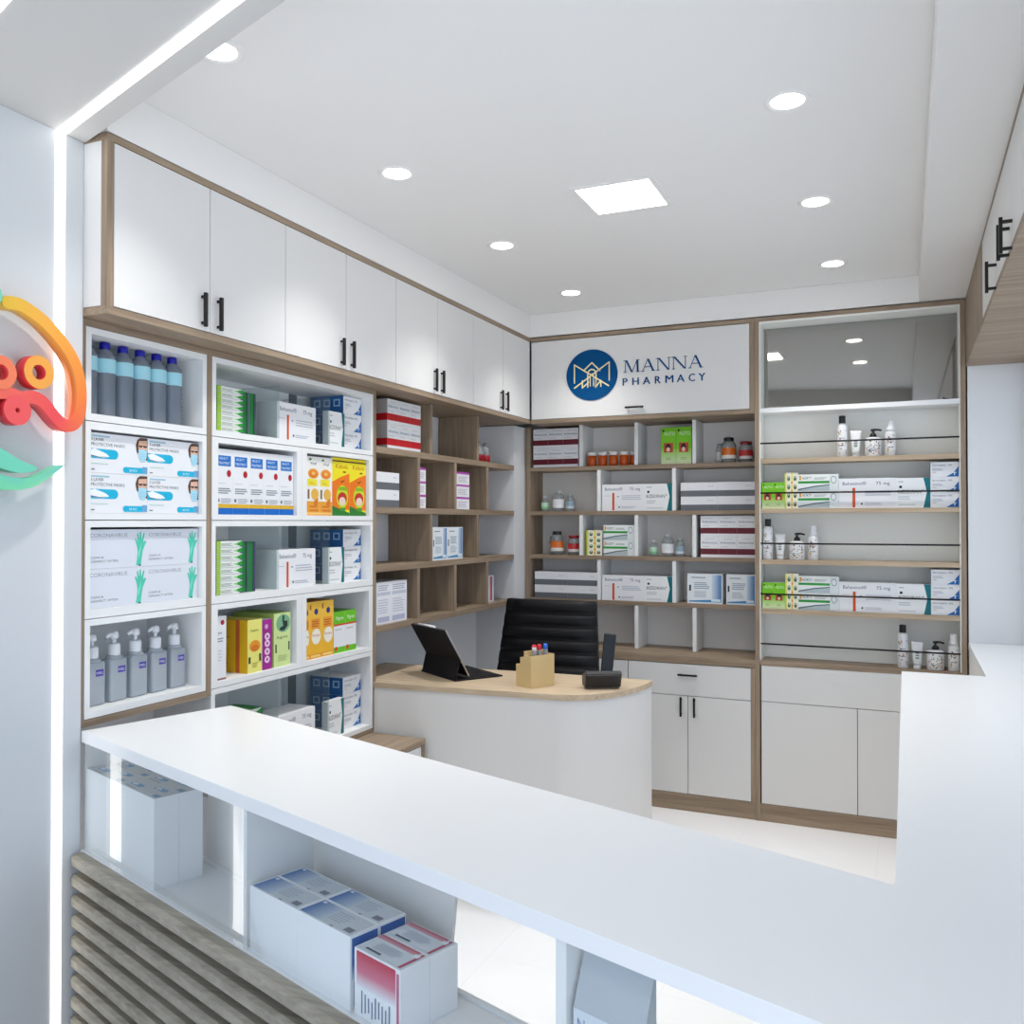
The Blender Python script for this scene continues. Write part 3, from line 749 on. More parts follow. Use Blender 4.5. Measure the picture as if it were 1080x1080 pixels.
def s_glove(m):
    m.rect('f', 0, 0, 1, 1, '#DEE2EA'); m.text('f', 'CORONAVIRUS', .03, .80, .10, '#8C9199', .62)
    m.text('f', 'CLEAN &', .03, .26, .055, '#43484E', .22); m.text('f', 'DISINFECT OFTEN', .03, .16, .055, '#43484E', .46)
    G = '#52C9AE'
    m.shape('f', [(.80,.04),(.89,.04),(.90,.18),(.92,.42),(.985,.66),(.97,.70),(.93,.66),(.955,.88),(.93,.90),(.90,.72),(.89,.93),(.865,.93),(.86,.72),(.84,.90),(.815,.88),(.83,.66),(.80,.76),(.78,.73),(.82,.52),(.83,.40),(.82,.2)], G)
    m.shape('f', [(.85,.2),(.88,.42),(.90,.64),(.87,.5),(.84,.35)], '#86E2CC'); m.rect('f', .845, .02, .89, .06, '#2B6A5C')
def s_behex(m):
    m.text('f', 'Behexinol\u00ae', .07, .77, .115, '#5C5F78', .42); m.text('f', '75 mg', .66, .77, .11, '#5C5F78', .24)
    m.rect('f', .245, .02, .295, .68, '#D4501E'); m.lines('f', .05, .56, .2, .60, 1, '#C9C2C8')
    m.rect('f', .36, .52, .41, .56, '#9AA5B4'); m.lines('f', .47, .42, .93, .62, 3, '#B9BEC9', .4, .15)
    m.disc('f', .41, .14, .018, .035, '#3A4150'); m.lines('f', .46, .10, .82, .20, 2, '#B4BAC6', .4)
def s_bized(m):
    m.rect('f', 0, 0, 1, 1, '#EEF0F0'); m.shape('f', [(.80,0),(1,0),(1,1),(.80,1),(.90,.52)], '#157079')
    m.disc('f', .14, .70, .045, .045, '#20262C'); m.text('f', 'BIZEDIRAN', .07, .48, .12, '#3B3E44', .66); m.text('f', '\u00ae', .75, .55, .06, '#3B3E44')
    m.lines('f', .07, .86, .26, .92, 1, '#A9AEB2'); m.lines('f', .07, .28, .46, .42, 2, '#C3C7CA'); m.lines('f', .07, .08, .7, .16, 1, '#CDD1D3')
def s_blue(m):
    m.rect('l', 0, 0, 1, 1, '#2762A0'); 
    for k in range(3): m.rect('l', .10+.3*k, .40, .30+.3*k, .82, '#9DBBD8'); m.rect('l', .14+.3*k, .48, .26+.3*k, .74, '#2762A0')
    m.shape('f', [(.55,.03),(.985,.03),(.985,.72),(.80,.28)], '#1F67B1'); m.rect('f', .82, .12, .86, .32, '#DCE8F4'); m.rect('f', .79, .27, .9, .33, '#DCE8F4')
    m.text('f', 'Normodipine', .07, .74, .12, '#7C838E', .48); m.text('f', '10%', .62, .74, .12, '#5D636D'); m.lines('f', .07, .44, .45, .62, 2, '#B4BAC4'); m.rect('f', .07, .30, .2, .34, '#E0B48F')
def s_head5(m):
    m.rect('f', .10, .74, .88, .90, '#1D6FC0'); m.text('f', 'SELECT', .2, .84, .035, '#E6F0FA', .5); m.text('f', 'TREATMENT', .15, .765, .04, '#E6F0FA', .66)
    m.disc('f', .76, .63, .13, .055, '#B3202C'); m.lines('f', .08, .47, .6, .49, 1, '#C2C6CB'); m.lines('f', .12, .32, .9, .42, 3, '#8F949B', .5)
    m.lines('f', .3, .18, .95, .26, 3, '#A9AEB4', .45); m.rect('f', .08, .19, .2, .24, '#6E747C'); m.rect('f', 0, 0, 1, .10, '#1668BF'); m.rect('f', 0, .10, 1, .16, '#DDB12A')
def s_orange(m):
    m.rect('f', 0, 0, 1, 1, '#F1EFEA'); m.rect('f', 0, 0, 1, .24, '#E9A23B'); m.rect('f', 0, .02, 1, .05, '#F3C877'); m.lines('f', .2, .07, .9, .2, 2, '#D9772A')
    m.text('f', 'Vitaf', .25, .86, .05, '#23305A', .5); m.disc('f', .5, .71, .42, .085, '#EE9B33'); m.disc('f', .5, .70, .3, .06, '#E57F2B'); m.disc('f', .5, .715, .15, .03, '#F4C069')
    m.rect('f', .05, .50, .8, .62, '#F0E13C'); m.text('f', 'Zinc', .2, .53, .04, '#C98A1D', .4)
    m.disc('f', .62, .36, .30, .10, '#E8B64F'); m.shape('f', [(.6,.26),(.9,.30),(.8,.16),(.5,.18)], '#D87E24'); m.rect('f', .05, .28, .2, .44, '#8C6E4C'); m.disc('f', .25, .95, .1, .02, '#3C8A3A')
    m.rect('l', 0, 0, 1, 1, '#A9C23A')
def s_kid(m):
    m.rect('f', 0, 0, 1, 1, '#F2E22A'); m.shape('f', [(0,.1),(1,.1),(1,.74),(.55,.68),(0,.58)], '#EE7A1D'); m.rect('f', 0, .93, 1, .955, '#6E3B1E')
    m.text('f', 'Kidzola', .2, .82, .07, '#B3341F', .7); m.disc('f', .7, .76, .1, .014, '#8E2A1C'); m.shape('f', [(.3,.63),(.5,.59),(.75,.63),(.55,.57)], '#2C3A1C')
    m.disc('f', .58, .33, .34, .20, '#C7D92F'); m.disc('f', .58, .30, .27, .11, '#C53327'); m.disc('f', .58, .25, .19, .075, '#EFD4C4'); m.rect('f', .35, .44, .85, .50, '#8DB52B')
    m.shape('f', [(0,0),(1,0),(1,.05),(.4,.12),(0,.17)], '#2F7D32'); m.rect('f', .45, .08, .75, .14, '#4E9A37')
def s_green(m):
    m.rect('f', 0, 0, 1, 1, '#EBEEE8'); m.shape('f', [(.70,.5),(1,.0),(1,1)], '#2F9A3E'); m.shape('f', [(.86,0),(1,0),(1,.34),(.92,.16)], '#5E2B86'); m.shape('f', [(.62,.5),(.80,.30),(.80,.70)], '#8CCB7A')
    m.lines('f', .16, .25, .62, .78, 3, '#7E8A80', .4); m.rect('f', 0, 0, .14, 1, '#9CCB3C'); m.rect('f', 0, 0, 1, .07, '#B9C0BA')
    m.rect('l', 0, 0, 1, 1, '#8DBF2E'); m.disc('l', .6, .5, .18, .3, '#B5452A'); m.rect('r', 0, 0, 1, 1, '#1E6B3A'); m.rect('t', 0, 0, 1, 1, '#DDE6D6'); m.shape('t', [(.6,0),(1,0),(1,1),(.8,1)], '#3BA04A')
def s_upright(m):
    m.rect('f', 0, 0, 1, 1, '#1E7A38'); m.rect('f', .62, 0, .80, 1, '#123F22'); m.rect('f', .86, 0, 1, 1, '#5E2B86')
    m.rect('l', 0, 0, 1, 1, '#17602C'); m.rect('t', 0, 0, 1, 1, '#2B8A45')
def s_band(c, txt='#2D6F8F', word='Avilomimus'):
    def f(m):
        m.rect('f', 0, .14, 1, .42, c); m.rect('l', 0, 0, 1, 1, '#B9B6B2'); m.rect('l', 0, .14, 1, .42, c); m.text('f', word, .08, .66, .1, txt, .84); m.lines('f', .1, .5, .6, .56, 1, '#C6C9CC'); m.lines('f', .25, .88, .9, .93, 1, '#C9CCCF')
    return f
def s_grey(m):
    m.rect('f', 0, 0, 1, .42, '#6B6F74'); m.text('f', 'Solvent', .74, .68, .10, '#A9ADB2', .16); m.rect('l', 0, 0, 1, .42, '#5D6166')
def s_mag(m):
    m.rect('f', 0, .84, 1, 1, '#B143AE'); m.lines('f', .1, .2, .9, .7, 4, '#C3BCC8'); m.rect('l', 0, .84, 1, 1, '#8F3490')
def s_bluepack(m):
    m.rect('f', 0, 0, 1, 1, '#E9EEF2'); m.hgrad('f', .70, .16, .97, .97, '#CFE0EE', '#1E6FAE'); m.shape('f', [(.05,.05),(.97,.05),(.97,.16),(.62,.13),(.05,.09)], '#3F8FC2'); m.rect('f', .68, .07, .94, .15, '#D9ECF6')
    m.rect('f', .05, .42, .11, .62, '#3F4B57'); m.lines('f', .2, .5, .66, .74, 4, '#8FA0B2'); m.lines('f', .2, .22, .62, .44, 4, '#B2BFCB'); m.lines('f', .12, .86, .55, .92, 1, '#7E8B98')
def s_lav(m):
    m.rect('f', 0, 0, 1, 1, '#F0F1F7'); m.rect('f', .08, .05, .88, .17, '#BFC2DA'); m.rect('f', .05, .68, .95, .76, '#C9CEDD'); m.lines('f', .1, .80, .9, .95, 3, '#AAB1C2'); m.lines('f', .1, .26, .8, .62, 6, '#C5CAD8', .35)
def s_redstripe(m):
    m.rect('f', .66, .06, .86, .96, '#C9768C'); m.rect('f', .80, .06, .86, .96, '#8C2F45'); m.lines('f', .1, .5, .55, .9, 4, '#9FA8B0'); m.rect('f', .08, .3, .5, .42, '#9DB7A8')
def s_lion(m):
    m.rect('f', 0, 0, 1, 1, '#79C81F', '#79C81F'); m.rect('f', 0, 0, 1, .42, '#E4EFC2', '#8CCB3A'); m.disc('f', .16, .91, .07, .035, '#1F3A16'); m.text('f', 'NUTO', .22, .78, .10, '#E9F4D4', .7)
    m.rect('f', .18, .32, .80, .58, '#B8452E'); m.disc('f', .48, .46, .17, .10, '#2A1A16'); m.disc('f', .48, .40, .12, .06, '#EBC9B4'); m.lines('f', .3, .12, .7, .2, 2, '#9DB07A'); m.rect('r', 0, 0, 1, 1, '#5FA81C'); m.rect('l', 0, 0, 1, 1, '#26331B')
def s_dots(m):
    m.rect('l', 0, 0, 1, 1, '#C9D42E'); m.rect('f', 0, 0, 1, 1, '#F3F0D8'); m.rect('f', 0, 0, .12, 1, '#DDE23A'); m.rect('f', .48, 0, .60, 1, '#F1DE6A')
    for k in range(4):
        for a in (.30, .78):
            m.disc('f', a, .12+.24*k, .11, .07, '#4C6A50'); m.disc('f', a, .15+.24*k, .05, .03, '#C9D8CC')
        m.disc('f', .54, .24+.24*k if k < 3 else .1, .05, .035, '#E8893A')
def s_norf(m):
    m.rect('f', 0, 0, 1, 1, '#EDF1EE'); m.rect('f', .0, .46, .78, .60, '#2F9A3E'); m.text('f', 'NORTY', .1, .70, .15, '#2B3A33', .24); m.lines('f', .4, .7, .74, .84, 2, '#9DA8A3'); m.rect('f', .03, .66, .08, .92, '#E3A33A')
    m.shape('f', [(0,.02),(.78,.02),(.78,.40),(.4,.30),(0,.08)], '#B7C4C6'); m.shape('f', [(0,.06),(.4,.24),(.78,.34),(.78,.40),(.4,.31),(0,.14)], '#5C6E78'); m.rect('f', .78, 0, 1, 1, '#DFE6E6'); m.disc('f', .88, .66, .07, .22, '#8E9BA0'); m.disc('f', .88, .66, .055, .17, '#E4EAEA')
def s_white(m):
    m.disc('f', .68, .90, .16, .04, '#A8243A'); m.text('f', 'Zync', .15, .72, .05, '#44484E', .5); m.lines('f', .12, .6, .85, .68, 2, '#8E949B'); m.rect('f', 0, 0, 1, .03, '#9C6F72'); m.lines('f', .15, .3, .7, .5, 4, '#D3D6DA')
def s_yellow(m):
    m.rect('f', 0, 0, 1, 1, '#EDE77C'); m.rect('l', 0, 0, 1, 1, '#E6B51C'); m.rect('l', .70, 0, .80, 1, '#C4622A')
    for k in range(3): m.lines('l', .2, .1+.28*k, .55, .28+.28*k, 3, '#C98F1A')
    m.disc('f', .5, .50, .38, .11, '#E8962B'); m.disc('f', .5, .46, .28, .06, '#D9781F'); m.text('f', 'Augume', .2, .78, .05, '#6E8A35', .55); m.rect('f', .05, .18, .2, .30, '#4A5230'); m.rect('f', .8, .2, .95, .34, '#4A5230'); m.lines('f', .3, .1, .75, .2, 3, '#B7B05C'); m.rect('t', 0, 0, 1, 1, '#D8CF57')
def s_magenta(m):
    m.rect('f', 0, 0, 1, 1, '#A4278F'); 
    for k, a in enumerate((.2, .36, .52, .66)): m.disc('f', .5, a, .26, .07, '#F0DCEB'); m.disc('f', .5, a, .12, .035, '#C25BAF')
    m.disc('f', .4, .86, .18, .05, '#D9A6CF')
def s_stomach(m):
    m.rect('f', 0, 0, 1, 1, '#D3E69B'); m.disc('f', .55, .80, .42, .17, '#7FB48C'); m.shape('f', [(.5,.95),(.62,.94),(.60,.84),(.80,.84),(.82,.74),(.6,.66),(.36,.67),(.34,.72),(.55,.75),(.50,.84)], '#23342C'); m.text('f', 'Augume', .15, .52, .055, '#42572B', .66); m.rect('f', .08, .26, .16, .42, '#33402A'); m.rect('f', .86, .28, .94, .44, '#33402A'); m.lines('f', .25, .1, .8, .22, 4, '#A9BF78'); m.rect('l', 0, 0, 1, 1, '#B9CF6E'); m.rect('t', 0, 0, 1, 1, '#8DB23F')
def s_juice(m):
    m.rect('f', 0, 0, 1, 1, '#F0B52C', '#EFC24A'); m.disc('f', .55, .82, .16, .055, '#22307A'); m.rect('f', .15, .52, .85, .70, '#E79A36'); m.lines('f', .2, .56, .8, .68, 3, '#C25F28'); m.disc('f', .55, .38, .38, .14, '#F4EEDF'); m.text('f', 'Fruity', .25, .38, .05, '#C33A28', .6)
    m.rect('f', 0, 0, 1, .08, '#E79B27'); m.rect('f', .1, .02, .9, .06, '#F3D07A'); m.rect('l', 0, 0, 1, 1, '#F1C21D'); m.rect('t', 0, 0, 1, 1, '#D7902A'); m.rect('f', .02, .86, .14, .95, '#B5622B')
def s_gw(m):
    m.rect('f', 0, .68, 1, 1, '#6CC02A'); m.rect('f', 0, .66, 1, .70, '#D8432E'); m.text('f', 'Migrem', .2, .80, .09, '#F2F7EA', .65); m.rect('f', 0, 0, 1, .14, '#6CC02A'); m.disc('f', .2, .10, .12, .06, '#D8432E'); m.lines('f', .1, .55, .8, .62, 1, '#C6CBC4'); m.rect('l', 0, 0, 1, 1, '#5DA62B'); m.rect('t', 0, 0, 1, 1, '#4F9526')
def s_countblue(m):
    m.rect('t', .03, .05, .97, .95, '#D5DADF'); m.hgrad('t', .03, .05, .40, .95, '#2A6AB2', '#C9D6E2'); m.lines('t', .42, .3, .72, .85, 5, '#B4BEC9'); m.rect('t', .80, .12, .93, .34, '#7C7F8B'); m.rect('t', .60, .03, .66, .08, '#8A8D97'); m.rect('t', .06, .8, .12, .9, '#E8EEF4')
    m.rect('r', .05, .62, .95, .97, '#3D72BC', '#2C60AE'); m.rect('r', .05, .40, .95, .62, '#D3DEE8', '#3D72BC')
    for k in range(7): m.rect('r', .12+.11*k, .03, .15+.11*k+.01*(k % 3), .38-.04*(k % 2), '#7385A6')
def s_countred(m):
    m.rect('f', .05, .66, .90, .97, '#D77D92', '#C4374F'); m.rect('f', .05, .44, .90, .66, '#E9EDF2', '#D77D92'); m.rect('f', .92, .02, .97, .93, '#C4688A')
    for k in range(9): m.rect('f', .16+.075*k, .06+.03*(k % 3), .185+.075*k, .40-.03*(k % 4), '#6F7C9A')
    m.rect('t', .04, .05, .96, .95, '#DCE1E6'); m.rect('t', .02, .74, .86, .95, '#DCA6B2', '#B8475C'); m.rect('t', .90, .05, .955, .92, '#C2506F'); m.rect('t', .82, .66, .93, .82, '#EEF1F3'); m.lines('t', .22, .28, .78, .64, 6, '#8E9AAE', .3); m.rect('t', .16, .12, .48, .20, '#4C5563')
_cm = {}
def carton(style, nm, label, cat, loc, rz, W, D, H, group=None, base='#ECEDEF'):
    key = (style.__name__ + str(id(style)), round(W, 3), round(D, 3), round(H, 3), base)
    if key not in _cm:
        m = MB(M['print']); m.carton(W, D, H, base); style(m); _cm[key] = m.mesh(nm)
    o = bpy.data.objects.new(nm, _cm[key]); COLL.objects.link(o); o.location = loc; o.rotation_euler = (0, 0, rz)
    return tag(o, label, cat, group)
E_ = .0006
def onleft(xf, y, z): return (xf, y, z)
LR = PI/2

# cubby tower 1: mask cartons and glove cartons, two by two
for nm, st_, z0, h, x0s, grp, what in (('mask_carton', s_mask, 1.5245, .1105, ((-2.8425,.2045),(-2.6375,.2045)), 'face mask cartons in the cubby', 'white and cyan face mask carton'),
                                 ('glove_carton', s_glove, 1.2613, .1085, ((-2.8425,.2055),(-2.6365,.2035)), 'glove cartons in the cubby', 'pale grey carton with a teal gloved hand')):
    for r in range(2):
        for k, (y, w) in enumerate(x0s):
            carton(st_, nm, f"{what}, {'upper' if r else 'lower'} {'right' if k else 'left'} of four in the cubby", 'carton', (XF-.015, y, z0+r*(h+E_)), LR, w, .19, h, grp)
# cubby tower 2, rows A, C and E share a pattern
for row, z0, zt, gx in (('top', 1.795, 1.93, XF-.015), ('third', 1.2613, 1.40, XF-.015), ('bottom', .6653, .805, XF-.015)):
    n = 8; hh = (.149 if row == 'top' else .176 if row == 'third' else .10)/n
    if row == 'bottom': n, hh, gy, gx2, gw = 6, .03, -2.205, -.165, .14
    else: gy, gx2, gw = -2.349, gx, .121
    for k in range(n):
        where = ('lowest' if k == 0 else 'topmost' if k == n-1 else f"{['second','third','fourth','fifth','sixth','seventh'][k-1]} from the bottom")
        carton(s_green, 'flat_carton', f"flat white and green carton, {where} of the stack in the {row} row", 'carton', (gx2, gy, z0+.0003+k*hh), LR, gw, .12, hh-E_, f'flat green cartons, {row} row')
    if row != 'bottom':
        for k in range(2):
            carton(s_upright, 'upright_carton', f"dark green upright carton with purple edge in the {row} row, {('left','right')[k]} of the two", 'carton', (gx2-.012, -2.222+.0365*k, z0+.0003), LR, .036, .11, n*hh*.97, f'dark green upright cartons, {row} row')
    carton(s_behex, 'tablet_carton', f"white carton with orange bar standing in the {row} row of the wide cubby tower", 'carton', (gx-.004, -2.046, z0+.0003), LR, .226, .12, zt-z0)
    carton(s_bized, 'tablet_carton', f"white and teal carton before the blue stack in the {row} row of the cubby tower", 'carton', (gx, -1.7445, z0+.0003), LR, .107, .027, zt-z0)
    nb = 3; bh = (.214 if row == 'top' else .208)/3
    for k in range(3):
        carton(s_blue, 'triangle_carton', f"white carton with blue corner triangle, {('bottom','middle','top')[k]} of the stack in the {row} cubby row", 'carton', (XF-.044, -1.603, z0+.0003+k*bh), LR, .128, .16, bh-E_, f'blue triangle cartons, {row} cubby row')
# row B
NTH = ('first','second','third','fourth','fifth')
for k in range(5):
    y0 = -2.354+.0792*k
    carton(s_head5, 'treatment_carton', f"tall white carton with blue header and red dot, {NTH[k]} from the left of five", 'carton', (XF-.015, y0, 1.5243), LR, .0786, .16, .214, 'blue header cartons in the cubby')
for k, (y, w) in enumerate(((-1.879,.0785),(-1.8,.0785))):
    carton(s_orange, 'vitamin_carton', f"tall white vitamin carton with oranges, {'right' if k else 'left'} one of the pair", 'carton', (XF-.015, y, 1.5243), LR, w, .14, .222, 'orange vitamin cartons')
for k, (y, w) in enumerate(((-1.7195,.1165),(-1.602,.1165))):
    carton(s_kid, 'vitamin_carton', f"yellow and orange children's carton, {'right' if k else 'left'} one of the pair", 'carton', (XF-.015, y, 1.5243), LR, w, .14, .228, 'yellow children cartons')
# row D
ZD = .9863
carton(s_white, 'remedy_carton', 'slim white carton with a red dot at the left of the fourth cubby row', 'carton', (XF-.015, -2.359, ZD), LR, .055, .13, .207)
carton(s_yellow, 'remedy_carton', 'yellow carton with orange fruit and golden side in the fourth cubby row', 'carton', (XF-.015, -2.2006, ZD), LR, .072, .17, .180)
carton(s_magenta, 'remedy_carton', 'narrow magenta carton between the yellow and the green carton', 'carton', (XF-.015, -2.126, ZD), LR, .052, .13, .174)
carton(s_stomach, 'remedy_carton', 'pale green carton with a dark stomach picture in the fourth cubby row', 'carton', (XF-.015, -2.064, ZD), LR, .092, .18, .190)
for k, (y, w) in enumerate(((-1.888,.027),(-1.8605,.0745),(-1.7855,.0765))):
    carton(s_juice, 'drink_carton', f"tall orange-yellow drink carton, {('thin left','middle','right')[k]} one of three in the cubby", 'carton', (XF-.015, y, ZD), LR, w, .12, .213, 'orange drink cartons')
for k, (y, w) in enumerate(((-1.7065,.076),(-1.63,.076))):
    carton(s_gw, 'remedy_carton', f"short green and white carton, {'right' if k else 'left'} one of the pair beside the orange drinks", 'carton', (XF-.015, y, ZD), LR, w, .12, .161, 'short green and white cartons')

# oak pigeonholes on the left
XS = -.12
RB, MR = s_band('#C01822'), s_band('#6A1F2C', '#2D5F7F')
for r in range(2):
    for k in range(3):
        carton(RB, 'banded_carton', f"white carton with bright red band, {('left','middle','right')[k]} of the {('lower','upper')[r]} three", 'carton', (XS, -1.3106+.0955*k, 1.8183+r*.108), LR, .0952, .14, .1074, 'red banded cartons')
for r in range(2):
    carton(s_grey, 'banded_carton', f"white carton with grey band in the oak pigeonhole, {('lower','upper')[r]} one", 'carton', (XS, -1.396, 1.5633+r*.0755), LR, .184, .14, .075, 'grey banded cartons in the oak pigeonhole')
for y, w, l in ((-1.058,.083,'left'), (-.6655,.1415,'right')):
    for r in range(3):
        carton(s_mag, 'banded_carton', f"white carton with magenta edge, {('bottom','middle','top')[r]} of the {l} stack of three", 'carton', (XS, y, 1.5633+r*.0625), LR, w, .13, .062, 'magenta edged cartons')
for k, (y, w) in enumerate(((-.9115,.1465),(-.7645,.1655))):
    carton(s_bluepack, 'syringe_carton', f"white and blue gradient carton in the oak pigeonhole, {'right' if k else 'left'} one", 'carton', (XS, y, 1.3163), LR, w, .12, .158, 'blue gradient cartons in the oak pigeonhole')
for k, (y, w) in enumerate(((-1.3944,.115),(-1.279,.133))):
    carton(s_lav, 'lavender_carton', f"white and lavender carton above the tablet, {'right' if k else 'left'} one", 'carton', (XS, y, 1.0633), LR, w, .13, .179, 'lavender printed cartons')
carton(s_redstripe, 'small_carton', 'small white carton with pink stripe in the corner pigeonhole', 'carton', (XS-.03, -.315, 1.0633), LR, .150, .08, .144)

# pigeonholes on the back wall
YF = .165
for grp, x0, w, z0, h, pos in (('top', -.0509, .0923, 1.8143, .1105, 'top left cell'), ('third', .919, .0957, 1.3113, .1105, 'right cell of the third shelf')):
    for r in range(2):
        for k in range(3):
            carton(MR, 'banded_carton', f"maroon banded white carton in the {pos}, {('lower','upper')[r]} {('left','middle','right')[k]} one", 'carton', (x0+k*w, YF, z0+r*(h+E_)), 0, w-E_, .15, h, f'maroon banded cartons, {grp} shelf')
for k, x in enumerate((.703, .787)):
    carton(s_lion, 'green_carton', f"lime green carton with red picture under the logo cabinet, {'right' if k else 'left'} one", 'carton', (x, YF+.005, 1.8143), 0, .083, .12, .2, 'lime green cartons, top shelf')
for z0, h, row in ((1.5613, .1475, 'second'), (1.0633, .1395, 'fourth')):
    carton(s_behex, 'tablet_carton', f"white carton with orange bar on the {row} shelf of the back wall", 'carton', (.3667, YF, z0), 0, .2435, .14, h)
    carton(s_bized, 'tablet_carton', f"white and teal carton on the {row} shelf of the back wall", 'carton', (.6109, YF, z0), 0, .156, .14, h)
for (xs, z0, row) in ((((.812,.1975),(1.0105,.1945)), 1.5613, 'right cell of the second shelf'), (((-.0422,.201),(.1595,.179)), 1.0633, 'left cell of the fourth shelf')):
    for r in range(2):
        for k, (x, w) in enumerate(xs):
            carton(s_grey, 'banded_carton', f"grey banded white carton, {row}, {('lower','upper')[r]} {('left','right')[k]} one", 'carton', (x, YF, z0+r*.0755), 0, w, .15, .075, f'grey banded cartons, {row}')
carton(s_dots, 'pill_carton', 'small pale yellow carton with a grid of icons on the third shelf', 'carton', (.274, YF, 1.3113), 0, .0925, .1, .142)
for r in range(2):
    carton(s_norf, 'syrup_carton', f"white and green striped carton on the third back shelf, {('lower','upper')[r]} of the two", 'carton', (.3752, YF, 1.3113+r*.086), 0, .178, .12, .0854, 'green striped cartons, back shelf')
for k, (x, w) in enumerate(((.847,.187),(1.054,.151))):
    carton(s_bluepack, 'syringe_carton', f"white carton with blue gradient on the fourth back shelf, {'right' if k else 'left'} one", 'carton', (x, YF, 1.0633), 0, w, .13, .159, 'blue gradient cartons, back shelf')

# rail cabinet: two identical rows of cartons
YV = .028
for z0, row, dh in ((1.5673, 'upper', 0), (1.0633, 'lower', -.003)):
    for k in range(2):
        carton(s_lion, 'green_carton', f"lime green carton at the left end of the {row} railed carton row, {'right' if k else 'left'} one", 'carton', (1.2585+.0555*k, YV, z0), 0, .0552, .09, .131, f'lime green cartons, {row} railed row')
    carton(s_dots, 'pill_carton', f"pale yellow icon carton in the {row} railed carton row", 'carton', (1.370, YV, z0), 0, .0635, .08, .1785)
    for r in range(2):
        carton(s_norf, 'syrup_carton', f"green striped white carton in the {row} railed row, {('bottom','top')[r]} of two", 'carton', (1.4342, YV, z0+r*.0845), 0, .189, .1, .0839, f'green striped cartons, {row} railed row')
    carton(s_behex, 'tablet_carton', f"long white carton with orange bar behind the rail, {row} row", 'carton', (1.6241, YV, z0), 0, .2560, .1, .1445)
    carton(s_bized, 'tablet_carton', f"white and teal carton behind the rail, {row} row", 'carton', (1.8806, YV, z0), 0, .149, .1, .142)
    for r in range(3):
        carton(s_blue, 'triangle_carton', f"blue triangle carton, {('bottom','middle','top')[r]} of the stack at the right end of the {row} railed row", 'carton', (2.0303, YV, z0+r*.0712), 0, .1208, .11, .0706, f'blue triangle cartons, {row} railed row')

# front display under the counter glass
def oncounter(s, t, z): return st(s, t, z)
for r in range(2):
    for k in range(2):
        carton(s_masktop, 'mask_carton', f"blank-sided tall carton with mask print on top in the counter display, {('front','back')[r]} {('left','right')[k]}", 'carton', oncounter(.0125+.194*k, .0085+.0615*r, .6323), ANG, .1934, .0609, .215, 'tall mask cartons in the counter display', '#F5F7F9')
for r in range(2):
    for k in range(2):
        carton(s_countblue, 'blue_carton', f"white carton with blue gradient top behind the counter glass, {('front','back')[r]} {('left','right')[k]}", 'carton', oncounter(.8205+.1665*k, .0095+.065*r, .6323), ANG, .166, .0645, .13, 'blue gradient cartons in the counter display', '#F5F7F9')
for r in range(2):
    carton(s_countred, 'red_carton', f"white carton with pink gradient top behind the counter glass, {('front','back')[r]} one", 'carton', oncounter(1.163, .0115+.0665*r, .6323), ANG, .125, .066, .116, 'pink gradient cartons in the counter display', '#F2F5F8')
m = MB(M['print']); m.W, m.D, m.H = .117, .03, .19
m.prism([(0,0),(0,.19),(.0245,.26),(.03,.26),(.03,0)], 'x', 0, .117, '#B9C0C5')
m.rect('f', 0, 0, 1, 1, '#D6DDE4'); m.text('f', 'Needle No.', .06, .84, .10, '#6C7FA6', .8); m.text('f', 'Sterile', .06, .68, .08, '#6C7FA6', .5)
tag(m.build('needle_dispenser', None, oncounter(1.655, .0155, .6323), ANG), 'grey dispenser carton with sloped front labelled needle in the counter display', 'dispenser')

# ------------------------------------------------------------------ goods: bottles
def bottle_water(loc, label):
    t = thing('water_bottle', label, 'bottle', loc, LR, 'water bottles in the top cubby')
    q = MB(M['pet']); pr_ = [(.026,0),(.0295,.006)]
    for k in range(8): pr_ += [(.0295,.014+k*.0125),(.0283,.0205+k*.0125)]
    pr_ += [(.0295,.118),(.0295,.168),(.026,.178),(.0135,.193),(.0125,.200)]
    q.lathe(pr_, seg=20); q.build('bottle_body', t)
    MB(M['gloss']).lathe([(.0299,.126),(.0299,.166)], 0, 0, 0, '#A6DCE8', 24, caps=False).build('label', t)
    q = MB(M['gloss']); q.lathe([(.014,.196),(.0145,.198),(.0145,.2125),(.013,.2145)], 0, 0, 0, '#0E0E9C', 20); q.lathe([(.0155,.186),(.0155,.190)], 0, 0, 0, '#0E0E9C', 20); q.build('cap', t, label='dark blue screw cap')
    return t
wl = ['leftmost of the six water bottles, half hidden by the cubby edge','second water bottle from the left in the top cubby','third water bottle from the left in the top cubby','fourth water bottle from the left in the top cubby','fifth water bottle from the left in the top cubby','rightmost blue-capped water bottle in the top cubby']
w0 = None
for i, l in enumerate(wl):
    p = (-.165, -2.8095+.0632*i, 1.7952)
    w0 = bottle_water(p, l) if w0 is None else dup(w0, p, LR, l, 'water bottles in the top cubby')
